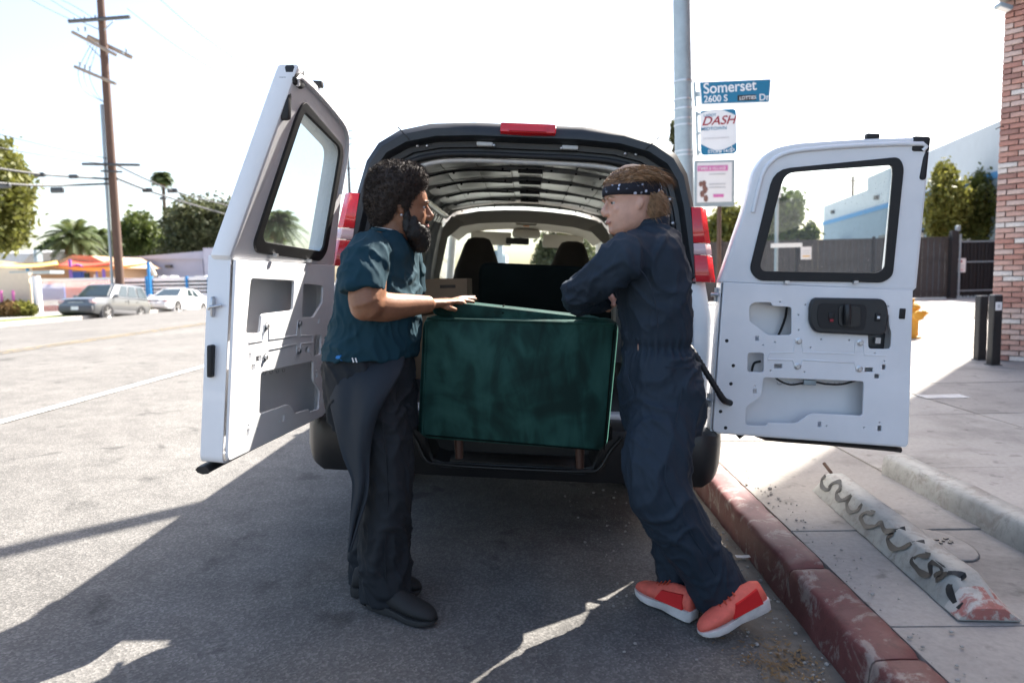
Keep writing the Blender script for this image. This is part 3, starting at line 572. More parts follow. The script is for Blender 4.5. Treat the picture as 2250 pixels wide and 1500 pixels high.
sign_text(bs_, 'LADOT', 1546, 257.5, .040, 'sign_blue', .03, -.0075); sign_text(bs_, 'DASH', 1541, 276.5, .128, 'sign_red', .035, -.0075, 1.08, .35); sign_text(bs_, 'MIDTOWN', 1540, 288, .048, 'sign_blue', .03, -.0075, 1.15); sign_text(bs_, '213, 310, 323 or 818 808-2273', 1545, 307, .022, 'print_grey', .03, -.0075); sign_text(bs_, 'STOP# 1412', 1555, 337.5, .050, 'sign_white', .03, -.0085, 1.0)
wc = sgn(1608, 327) + Vector((0, -.0085, 0)); bm = bmesh.new()
for a in range(14):
    t0, t1 = 2.3 + a * .32, 2.3 + (a + 1) * .32
    bm.faces.new([bm.verts.new(wc + Vector((r * math.cos(t), 0, r * math.sin(t) - .006))) for r, t in ((.017, t0), (.023, t0), (.023, t1), (.017, t1))])
bm_box(bm, wc + Vector((-.004, 0, .016)), (.007, .002, .036), Matrix.Rotation(-.2, 3, 'Y')); bm_box(bm, wc + Vector((.008, 0, .0)), (.022, .002, .006)); bm_box(bm, wc + Vector((.020, 0, -.012)), (.006, .002, .024), Matrix.Rotation(-.4, 3, 'Y')); bm_box(bm, wc + Vector((-.006, 0, .040)), (.011, .002, .011)); from_bm('wheelchair_symbol', bm, 'sign_white', bs_)
tube('bracket', [sgn(1533, 243) + Vector((0, .05, 0)), sgn(1536, 340) + Vector((0, .05, 0))], .016, 'galvanised', bs_)
for py in (250, 292, 334): box('bracket_arm', sgn(1537, py) + Vector((0, .03, 0)), (.04, .03, .03), 'galvanised', bs_)
# advertising panel further back
YA = 14.
ad = empty('advert_board', (W(1570, 600, YA).x, YA, 0), 'white advertising board with pink bands on a brown post behind the lamp post', 'sign')
def adw(px, py, off=0.): return W(px, py, YA) + Vector((0, off, 0))
def adbox(name, x0, y0, x1, y1, m, off, th=.02): a, b = adw(x0, y0), adw(x1, y1); return box(name, ((a.x + b.x) / 2, YA + off, (a.z + b.z) / 2), (abs(b.x - a.x), th, abs(a.z - b.z)), m, ad)
adbox('frame', 1526, 354, 1612, 453, 'galvanised', 0, .10); adbox('poster', 1530, 359, 1606, 444, 'sign_white', -.055); adbox('pink_band', 1531, 366, 1597, 376, 'print_pink', -.068, .01); adbox('pink_button', 1565, 428, 1588, 434, 'print_pink', -.068, .01)
for y in (383, 405, 412): adbox('text_line', 1556, y, 1592, y + 1.5, 'print_grey', -.068, .01)
bm = bmesh.new()
for i in range(9): q = adw(1534 + random.uniform(0, 16), 402 + i * 4.5 + random.uniform(-2, 2), -.07); bmesh.ops.create_icosphere(bm, subdivisions=2, radius=.045, matrix=Matrix.Translation(q) @ Matrix.Diagonal((1, .1, 1.2, 1)))
from_bm('poster_picture', bm, 'print_photo', ad); text('lettering', 'TIMES & VILLAGE', .075, 'sign_white', basis(adw(1533, 375, -.075), (1, 0, .0), (0, 0, 1), (0, -1, 0)), ad, xs=.95)
q = adw(1581, 450); tube('post', [(q.x, YA + .02, 0), (q.x, YA + .02, q.z)], .045, 'pole_wood', ad)
# slim pole with a white blade sign, seen through the door window
q = W(1705, 600, 18); sp_ = empty('slim_pole', (q.x, 18, 0), 'slim pale pole with a white blade sign seen through the door window', 'pole'); tube('pole', [(q.x, 18, 0), (q.x, 18, 3.4)], .05, 'galvanised', sp_); a = W(1690, 540, 18); box('blade_sign', (a.x + .42, 17.93, a.z), (.80, .02, .11), 'sign_white', sp_); b_ = W(1705, 408, 18); box('top_sign', (b_.x - .05, 17.93, b_.z), (.30, .02, .62), 'sign_white', sp_)

# ------------------------------------------------------------------ trees
def leaf_cloud(name, lobes, n, size, m, parent, seed=1, shell=.55):
    rg = np.random.RandomState(seed); w = np.array([l[1][0] * l[1][1] * l[1][2] for l in lobes]) ** .75; w /= w.sum(); idx = rg.choice(len(lobes), n, p=w)
    u = rg.normal(size=(n, 3)); u /= np.linalg.norm(u, axis=1)[:, None]; rr = (shell + (1 - shell) * rg.rand(n) ** .6) * (1 + .16 * rg.normal(size=n)); C = np.array([l[0] for l in lobes])[idx]; S = np.array([l[1] for l in lobes])[idx]
    bump = np.array([1 + .38 * noise.noise(Vector(tuple(a * 2.3 + k * 7.))) for a, k in zip(u, idx)]); P = C + u * S * (rr * bump)[:, None]
    d1 = rg.normal(size=(n, 3)); d1 /= np.linalg.norm(d1, axis=1)[:, None]; d2 = np.cross(d1, rg.normal(size=(n, 3))); d2 /= np.linalg.norm(d2, axis=1)[:, None]; s = size * (.6 + .8 * rg.rand(n))[:, None]
    V = np.empty((n * 4, 3)); V[0::4] = P - d1 * s; V[1::4] = P + d2 * s * .5; V[2::4] = P + d1 * s; V[3::4] = P - d2 * s * .5
    me = bpy.data.meshes.new(name); me.vertices.add(n * 4); me.vertices.foreach_set('co', V.ravel()); me.loops.add(n * 4); me.loops.foreach_set('vertex_index', np.arange(n * 4, dtype=np.int32)); me.polygons.add(n); me.polygons.foreach_set('loop_start', np.arange(0, n * 4, 4, dtype=np.int32)); me.polygons.foreach_set('loop_total', np.full(n, 4, dtype=np.int32)); me.update(); me.validate()
    return link(name, me, m, parent)
def tree(base, lobes, n, size, m, lab, seed=1, tr=.22, group=None, cat='tree', name='tree', shell=.5):
    base = Vector(base); t = empty(name, base, lab, cat, group); top = Vector(lobes[0][0]); bm = bmesh.new()
    bm_tube(bm, smooth_path([base, base * .6 + top * .4 + Vector((tr * .6, 0, 0)), top], 4), [tr * (1 - .75 * i / 8) for i in range(9)], 9)
    for c, s in lobes[1:]:
        a = base * .5 + top * .5; c = Vector(c); bm_tube(bm, smooth_path([a, (a + c) / 2 + Vector((0, 0, -.15 * s[2])), c], 3), [tr * .5 * (1 - .8 * i / 6) for i in range(7)], 7)
    from_bm('trunk', bm, 'bark', t, smooth=True); leaf_cloud('crown', lobes, n, size, m, t, seed, shell); return t
def plobes(Y, blobs, dy=.8):             # blobs: (px,py,rx px,ry px)
    k = Y / 1500; return [((W(x, y, Y + (i % 3 - 1) * dy).x, Y + (i % 3 - 1) * dy, W(x, y, Y).z), (rx * k, max(rx, ry) * k * .9, ry * k)) for i, (x, y, rx, ry) in enumerate(blobs)]
tree((-27.6, 33, 0), plobes(33, [(5, 440, 48, 80), (-20, 360, 56, 60), (28, 390, 24, 50), (18, 500, 36, 55), (-50, 470, 70, 90), (38, 455, 18, 40)]), 12000, .16, 'leaf_yellow', 'large bright leafy tree at the far left edge of the street', 3, .4)
Y = 62; tree((W(430, 600, Y).x, Y, 0), plobes(Y, [(430, 500, 55, 55), (395, 490, 34, 40), (462, 480, 34, 46), (500, 500, 50, 50), (430, 545, 70, 30), (560, 520, 50, 40)], 2), 13000, .24, 'leaf_olive', 'broad dark olive tree above the pale warehouse across the street', 5, .5)
Y = 66; tree((W(300, 600, Y).x, Y, 0), plobes(Y, [(300, 515, 40, 42), (275, 535, 30, 35), (330, 530, 40, 40), (370, 548, 40, 22), (310, 560, 60, 20)], 2), 8000, .25, 'leaf_mid', 'rounded green tree just right of the wooden utility pole', 8, .45)
Y = 58; tree((W(215, 600, Y).x, Y, 0), plobes(Y, [(215, 545, 28, 25), (125, 545, 26, 22), (185, 555, 30, 20), (100, 560, 16, 16)], 1.5), 5000, .22, 'leaf_dark', 'low dark tree clump behind the orange shade sails', 9, .35)
Y = 47; tree((W(1600, 600, Y).x, Y, 0), plobes(Y, [(1600, 495, 32, 42), (1570, 510, 26, 34), (1632, 500, 24, 45), (1590, 530, 50, 22)], 1.2), 8000, .17, 'leaf_yellow', 'yellow green tree beside the tail lamp behind the fence', 11, .3)
Y = 44; tree((W(1730, 600, Y).x, Y, 0), plobes(Y, [(1722, 480, 34, 46), (1745, 455, 18, 30), (1700, 505, 30, 34), (1780, 515, 18, 20), (1735, 525, 45, 18)], 1.2), 8000, .16, 'leaf_mid', 'leafy tree seen through the window of the right door', 12, .3)
Y = 30.5; tree((W(2085, 600, Y).x, Y, 0), plobes(Y, [(2080, 455, 34, 60), (2075, 395, 20, 36), (2100, 480, 36, 42), (2060, 500, 22, 28)], .6), 9000, .10, 'leaf_yellow', 'upright sunlit shrub tree behind the fence left of the brick wall', 13, .2)
Y = 31; tree((W(2165, 600, Y).x, Y, 0), plobes(Y, [(2160, 450, 30, 60), (2150, 405, 16, 26), (2185, 470, 30, 70), (2150, 500, 34, 30)], .6), 9000, .10, 'leaf_mid', 'darker shrub tree behind the black gate touching the brick wall', 14, .2)
Y = 40; tree((W(1485, 600, Y).x, Y, 0), plobes(Y, [(1484, 300, 9, 22), (1480, 275, 7, 12), (1487, 330, 9, 18), (1475, 380, 14, 30), (1480, 440, 20, 40)], .5), 3500, .13, 'leaf_olive', 'tall narrow tree half hidden by the lamp post', 15, .15)
Y = 60; tree((W(1225, 560, Y).x, Y, -.02), plobes(Y, [(1230, 545, 40, 38), (1205, 560, 30, 28), (1265, 555, 40, 34), (1240, 575, 60, 20)], 2), 7000, .24, 'leaf_olive', 'hazy tree seen through the windscreen of the van', 17, .3)
def frond(bm, c, dirv, L, droop, w, nl=16):
    pts = []; 
    for i in range(9): s = i / 8; pts.append(Vector(c) + Vector((dirv.x, dirv.y, 0)) * L * s + Vector((0, 0, dirv.z * L * s - droop * L * s * s)))
    bm_tube(bm, pts, [w * .06 * (1 - .08 * i) for i in range(9)], 4, cap=False)
    for i in range(nl):
        s = .12 + .88 * i / nl; j = min(7, int(s * 8)); p = pts[j].lerp(pts[j + 1], s * 8 - j); t = (pts[j + 1] - pts[j]).normalized(); sd_ = t.cross(Vector((0, 0, 1)))
        if sd_.length < .01: sd_ = Vector((1, 0, 0))
        sd_.normalize(); ll = w * (1.05 - .65 * abs(s - .4))
        for sg in (-1, 1):
            e = p + (sd_ * sg * .8 + t * .6 + Vector((0, 0, -.35))) * ll; q = t * .05 * w * 2; bm.faces.new([bm.verts.new(v) for v in (p - q, p + q, e)])
def palm(px, pyc, pyb, Y, L, lab, n=34, tr=.2, up=.9, m='frond', w=.55, skirt=True):
    c = W(px, pyc, Y); t = empty('palm_tree', (c.x, Y, 0), lab, 'palm tree'); bm = bmesh.new(); bm_tube(bm, [(c.x + .02 * i, Y, c.z * i / 6) for i in range(7)], [tr * (1.25 if i == 0 else 1) for i in range(7)], 10); from_bm('trunk', bm, 'bark', t, smooth=True)
    bm = bmesh.new()
    for i in range(n): a = 2.399 * i; e = up * (1 - 1.5 * i / n); frond(bm, c + Vector((.12, 0, 0)), Vector((math.cos(a) * math.cos(e), math.sin(a) * math.cos(e), math.sin(e))), L * random.uniform(.8, 1.1), random.uniform(.35, .65), w * random.uniform(.8, 1.2))
    from_bm('crown', bm, m, t)
    if skirt:
        bm = bmesh.new()
        for i in range(14): a = 2.399 * i; frond(bm, c + Vector((.12, 0, -.1)), Vector((math.cos(a) * .5, math.sin(a) * .5, -.6)), L * .55, .25, w * .8)
        from_bm('dry_skirt', bm, 'dry_frond', t)
palm(158, 520, 600, 48, 2.3, 'bushy date palm above the shade sails left of the utility pole', 44, .35, 1.2, w=.7)
palm(355, 388, 490, 70, 1.1, 'tall slender fan palm rising above the trees', 30, .17, 1.2, w=.8)
palm(606, 488, 560, 46, 1.95, 'full date palm seen through the window of the left door', 46, .3, 1.1, w=.6)
palm(212, 520, 600, 55, 1.7, 'small palm tucked beside the utility pole', 26, .2, 1.2, w=.5, skirt=False)

# ------------------------------------------------------------------ utility pole and wires (left)
YP = 33.; pb = W(264, 640, YP); pt = W(219, -30, YP); pb.z = -.02
up_ = empty('utility_pole', pb, 'leaning brown wooden utility pole with crossarms across the street', 'utility pole'); pdir = (pt - pb)
def pp(py): k = (pb.z - W(250, py, YP).z) / (pb.z - pt.z); return pb + pdir * k
tube('pole', [pb, pb + pdir * .5, pt + pdir * .15], [.21, .19, .155], 'pole_wood', up_, seg=14)
tube('conduit', [pb + Vector((-.30, -.12, 0)), pp(230) + Vector((-.24, -.1, 0))], .07, 'galvanised', up_)
def arm(name, a, b, th, m='arm_wood', dy=(0, 0)): 
    A, B = W(*a, YP), W(*b, YP); A.y += dy[0]; B.y += dy[1]; return tube(name, [A, B], th, m, up_, seg=6)
arm('crossarm', (160, 53), (294, 43), .085, 'dark_metal', (-.3, -.3)); arm('crossarm', (168, 76), (263, 126), .09, dy=(-.3, -.3)); arm('crossarm', (185, 76), (281, 122), .11, dy=(.3, .3)); arm('crossarm', (173, 151), (263, 189), .085, dy=(-.3, -.3)); arm('crossarm', (190, 363), (315, 365), .07, 'dark_metal', (-.3, -.3)); arm('crossarm', (230, 378), (277, 380), .05, 'dark_metal', (-.3, -.3))
for x, y in ((165, 48), (187, 46), (210, 44), (173, 70), (188, 70), (176, 146), (187, 152), (198, 156), (278, 116), (270, 120)):
    p = W(x, y, YP - .3); bm = bmesh.new(); bm_lathe(bm, [(.03, 0), (.06, .03), (.03, .07), (.06, .1), (.03, .14), (.06, .17), (.02, .22), (0, .22)], p, 8); from_bm('insulator', bm, 'galvanised', up_, smooth=True)
arm('brace', (185, 52), (222, 68), .03, 'galvanised', (-.3, -.1)); arm('brace', (258, 52), (232, 68), .03, 'galvanised', (-.3, -.1)); arm('brace', (200, 100), (224, 128), .03, 'galvanised', (-.3, -.1))
for dx in (0, 12, 24): tube('jumper_wire', smooth_path([W(200 + dx * .6, 98, YP - .3), W(178 + dx, 140, YP - .3), W(172 + dx, 165, YP - .3), W(185 + dx, 200, YP - .3), W(226, 224, YP - .2)], 5), .012, 'wire_black', up_, seg=5)
def wire(pts, lab, r=.016, boxes=()):
    P = [W(x, y, d) for x, y, d in pts]; o = tube('overhead_wire', smooth_path(P, 10), r * 1.5, 'wire_black', seg=5); tag(o, lab, 'wire', 'overhead wires')
    for x, y, d, s in boxes:
        p = W(x, y, d); bm = bmesh.new(); bm_box(bm, p, (s * 1.6, .16, s * .7), None, .04); from_bm('splice_case', bm, 'dark_metal', o, smooth=True)
wire([(-60, 362, 26), (90, 383, 30), (244, 394, 33)], 'upper thick cable with a splice case left of the utility pole', .035, [(88, 384, 30, .28), (162, 388, 31, .26)])
wire([(-60, 398, 26), (90, 408, 30), (240, 404, 33)], 'lower thick cable with hanging splice cases left of the utility pole', .035, [(126, 418, 30.5, .36), (10, 408, 28, .3)])
wire([(256, 392, 33), (320, 417, 38), (400, 443, 45), (520, 478, 60)], 'thick cable sagging right of the utility pole past the slim palm', .04, [(324, 418, 38, .34), (358, 436, 41, .24)])
wire([(254, 362, 33), (330, 398, 38), (400, 425, 45), (540, 462, 60)], 'second cable right of the utility pole with a dark splice box', .03, [(379, 419, 43, .40)])
wire([(-40, 285, 26), (100, 320, 30), (242, 350, 33)], 'thin wire reaching the pole from the upper left tree', .014)
wire([(-40, 318, 26), (100, 342, 30), (244, 362, 33)], 'thin wire just above the thick cables at left', .014)
wire([(165, 48, 33), (110, 22, 30), (60, -5, 27)], 'leftmost faint wire climbing from the top crossarm', .010)
wire([(187, 46, 33), (140, 18, 30), (100, -8, 27)], 'middle faint wire climbing from the top crossarm', .010)
wire([(210, 44, 33), (170, 18, 30), (120, -8, 27)], 'rightmost faint wire climbing from the top crossarm', .010)
wire([(280, 20, 33), (400, 110, 40), (560, 210, 55)], 'faint wire descending through the sky right of the pole top', .010)
wire([(330, -20, 33), (460, 90, 40), (620, 200, 55)], 'faint high wire crossing the sky above the left door', .010)
pz = W(762, 283, 48); fp = empty('utility_pole', (pz.x, 48, 0), 'thin distant pole between the left door and the van roof', 'utility pole'); tube('pole', [(pz.x + .02, 48, 0), (pz.x, 48, pz.z)], [.13, .09], 'dark_metal', fp)
for py in (289, 305, 318): q = W(762, py, 48); box('crossarm', (q.x + .1, 47.9, q.z), (.62, .08, .07), 'dark_metal', fp)
q = W(762, 371, 48); box('crossarm', (q.x, 47.9, q.z), (1.5, .06, .06), 'dark_metal', fp)

# ------------------------------------------------------------------ playground, walls and sheds across the street
YB = 38.
def fb(name, x0, y0, x1, y1, Y, th, m, parent, front=True): a, b = W(x0, y0, Y), W(x1, y1, Y); return box(name, ((a.x + b.x) / 2, Y + th / 2, (a.z + b.z) / 2), (abs(b.x - a.x), th, abs(a.z - b.z)), m, parent)
lw = empty('warehouse', (W(380, 600, 52).x, 52, 0), 'long pale lavender warehouse across the street', 'building'); fb('wall', 262, 565, 450, 640, 52, 6, 'lavender_wall', lw); fb('end_wall', 446, 545, 560, 645, 51, 7, 'lavender_wall', lw)
a, b, c, d = W(262, 567, 51.8), W(450, 551, 51.8), W(450, 569, 51.8), W(262, 569, 51.8); mesh('sloped_parapet', [a, b, c, d] + [v + Vector((0, 5, 0)) for v in (a, b, c, d)], [(0, 1, 2, 3), (4, 7, 6, 5), (0, 4, 5, 1), (1, 5, 6, 2), (3, 2, 6, 7), (0, 3, 7, 4)], 'lavender_wall', lw); fb('wall_lamp', 362, 582, 376, 588, 51.7, .3, 'dark_metal', lw)
cb = empty('playground_house', (W(180, 600, 46).x, 46, 0), 'tan playground building under the red and orange shade sails', 'building'); fb('wall', 70, 588, 250, 650, 46, 5, 'tan_wall', cb)
a, b, c, d = W(95, 588, 45.6), W(160, 560, 45.6), W(200, 562, 45.6), W(255, 588, 45.6); mesh('roof', [a, b, c, d] + [v + Vector((0, 6, 0)) for v in (a, b, c, d)], [(0, 1, 2, 3), (4, 7, 6, 5), (0, 4, 5, 1), (1, 5, 6, 2), (2, 6, 7, 3), (0, 3, 7, 4)], 'tan_wall', cb)
fb('door', 205, 603, 216, 640, 45.9, .2, 'white_wall', cb); fb('window', 180, 600, 196, 618, 45.9, .2, 'car_glass', cb)
hs = empty('grey_roof_house', (W(30, 580, 50).x, 50, 0), 'low house with pale grey roof at the far left', 'building'); a, b, c, d = W(-60, 578, 50), W(-40, 556, 50), W(70, 556, 50), W(48, 578, 50); mesh('roof', [a, b, c, d] + [v + Vector((0, 5, .4)) for v in (a, b, c, d)], [(0, 1, 2, 3), (4, 7, 6, 5), (0, 4, 5, 1), (1, 5, 6, 2), (2, 6, 7, 3), (0, 3, 7, 4)], 'roof_grey', hs); fb('wall', -60, 577, 46, 650, 50.4, 4, 'cream_wall', hs); fb('chimney', 72, 549, 82, 575, 50, .6, 'galvanised', hs)
def sail(corners, m, lab, sag=.5):
    P = [W(x, y, d) for x, y, d in corners]; n = 10; vs = []; 
    for j in range(n + 1):
        for i in range(n + 1):
            u, v = i / n, j / n; p = P[0].lerp(P[1], u).lerp(P[3].lerp(P[2], u), v); p.z -= sag * (math.sin(math.pi * u) * .6 + math.sin(math.pi * v) * .5) * .5; vs.append(p)
    o = mesh('shade_sail', vs, [(j * (n + 1) + i, j * (n + 1) + i + 1, (j + 1) * (n + 1) + i + 1, (j + 1) * (n + 1) + i) for j in range(n) for i in range(n)], m, smooth=True); md = o.modifiers.new('s', 'SOLIDIFY'); md.thickness = .03; tag(o, lab, 'shade sail', 'playground shade sails')
sail([(118, 581, 40), (250, 577, 40), (245, 572, 46), (152, 569, 46)], 'sail_red', 'red shade sail over the playground beside the utility pole')
sail([(120, 586, 39.5), (330, 577, 40), (250, 584, 41), (200, 588, 41)], 'sail_orange', 'thin orange shade sail under the red one')
sail([(-30, 583, 38), (130, 580, 39), (125, 572, 46), (0, 574, 46)], 'sail_yellow', 'yellow orange shade sail at the far left')
for x, t_, m, lab in ((153, 570, 'play_purple', 'purple post holding the red shade sail'), (60, 588, 'post_blue', 'blue post under the yellow shade sail'), (227, 588, 'play_purple', 'slim violet post right of the red sail'), (325, 575, 'post_blue', 'blue post at the end of the orange sail')):
    p = W(x, t_, 40); o = tube('sail_post', [(p.x, 40, -.02), p], .09, m); tag(o, lab, 'post', 'shade sail posts')
o = tube('wooden_prop', [W(327, 578, 40.5), W(341, 606, 40.5)], .12, 'cream_wall'); tag(o, 'pale slanted timber leaning by the blue sail post', 'timber')
pg = empty('play_structure', (W(165, 620, 42).x, 42, 0), 'blue and purple playground frame behind the white fence', 'play structure'); fb('panel', 158, 597, 180, 612, 42, .2, 'play_blue', pg); fb('deck', 150, 614, 215, 619, 42, 1.2, 'play_purple', pg)
for x in (155, 183, 213): fb('post', x - 1.5, 596, x + 1.5, 645, 42, .1, 'play_blue', pg)
bm = bmesh.new(); c = W(170, 598, 42); bm_tube(bm, [c + Vector((.5 * math.cos(a), 0, .45 * math.sin(a))) for a in np.linspace(0, math.pi, 9)], .06, 6); from_bm('arch', bm, 'play_blue', pg)
cw = empty('cream_wall', (W(35, 640, 30.5).x, 30.5, 0), 'low cream garden wall with a white end pillar at far left', 'wall'); fb('wall', -120, 603, 70, 688, 30.5, .25, 'cream_wall', cw); fb('pillar', 68, 606, 82, 688, 30.4, .4, 'white_wall', cw); fb('green_awning', 20, 596, 110, 601, 32, 1.0, 'galvanised', cw)
fn = empty('bar_fence', (W(150, 640, 33.5).x, 33.5, 0), 'white barred playground fence with blue and red panels behind the silver car', 'fence')
fb('mural_panel', 83, 625, 143, 657, 33.7, .05, 'play_blue', fn); fb('mural_band', 83, 619, 240, 624, 33.72, .05, 'play_red', fn); fb('mural_panel', 143, 625, 240, 657, 33.7, .05, 'play_red', fn); fb('red_base', 83, 672, 145, 683, 33.6, .1, 'play_red', fn); fb('blue_base', 83, 657, 160, 664, 33.65, .1, 'play_purple', fn)
bm = bmesh.new()
for x in np.arange(84, 250, 3.6): p = W(x, 612, 33.5); bm_box(bm, (p.x, 33.5, p.z / 2), (.025, .025, p.z))
o = from_bm('bars', bm, 'sign_white', fn); o['kind'] = 'stuff'
for y in (613, 660): fb('rail', 83, y, 250, y + 2, 33.48, .04, 'sign_white', fn)
rf = empty('white_fence', (W(390, 630, 44).x, 44, 0), 'long white slatted fence with blue posts behind the white car', 'fence')
for k, y in enumerate((612, 620, 628, 636, 644)): fb('slat', 250, y, 560, y + 5, 44, .05, 'sign_white', rf)
for x in (322, 332, 410, 459, 500): fb('post', x - 4, 607, x + 4, 655, 43.9, .2, 'post_blue', rf)
for x, w_ in ((440, 12), (370, 7), (353, 5)):
    o = fb('storage_box', x - w_, 606, x + w_, 622, 46, 1., 'white_wall', None); tag(o, {440: 'white storage shed behind the white fence nearest the left door', 370: 'small white cabinet behind the white fence', 353: 'narrow white cabinet left of the small one'}[x], 'cabinet', 'white cabinets behind the fence')
def shrub(px, py, Y, r, m, lab, seed):
    p = W(px, py, Y); t = empty('shrub', (p.x, Y, 0), lab, 'shrub', 'shrubs by the cream wall'); z = r * .8; leaf_cloud('foliage', [((p.x, Y, z * .9), (r, r, z)), ((p.x + r * .6, Y, z * .7), (r * .7, r * .7, z * .7)), ((p.x - r * .6, Y + .1, z * .7), (r * .7, r * .7, z * .7))], 1500, .09, m, t, seed); tube('stem', [(p.x, Y, -.02), (p.x, Y, z)], .04, 'bark', t)
shrub(52, 680, 29.8, .42, 'leaf_yellow', 'yellowish clipped shrub at the wall pillar', 21); shrub(22, 684, 29.6, .45, 'dry_frond', 'pinkish dry shrub in front of the cream wall', 22); shrub(-10, 684, 29.6, .45, 'leaf_yellow', 'yellow green shrub at the very left edge', 23)
for x, lab in ((2, 'leftmost red post before the cream wall'), (28, 'red post before the cream wall nearer the pillar')):
    p = W(x, 640, 29.9); tag(tube('red_post', [(p.x, 29.9, -.02), (p.x, 29.9, 1.15)], .06, 'print_pink'), lab, 'post', 'red posts by the cream wall')
# church seen through the windscreen
ch = empty('church', (W(1100, 560, 130).x, 130, 0), 'distant church with a square tower seen through the windscreen', 'building'); fb('nave', 1050, 560, 1112, 600, 130, 14, 'pale_wall', ch); fb('tower', 1092, 528, 1106, 600, 129, 4, 'pale_wall', ch)
a = W(1099, 514, 129); bm = bmesh.new(); bm_lathe(bm, [(.85, 0), (.0, 1.3)], W(1099, 528, 129) + Vector((0, 2, 0)), 4); from_bm('spire', bm, 'blue_wall', ch); fb('belfry_opening', 1096, 532, 1102, 540, 128.9, .3, 'dark_metal', ch)
a, b, c, d = W(1048, 561, 129.5), W(1060, 550, 129.5), W(1092, 550, 129.5), W(1094, 561, 129.5); mesh('roof', [a, b, c, d] + [v + Vector((0, 14, 0)) for v in (a, b, c, d)], [(0, 1, 2, 3), (4, 7, 6, 5), (0, 4, 5, 1), (1, 5, 6, 2), (2, 6, 7, 3), (0, 3, 7, 4)], 'blue_wall', ch)
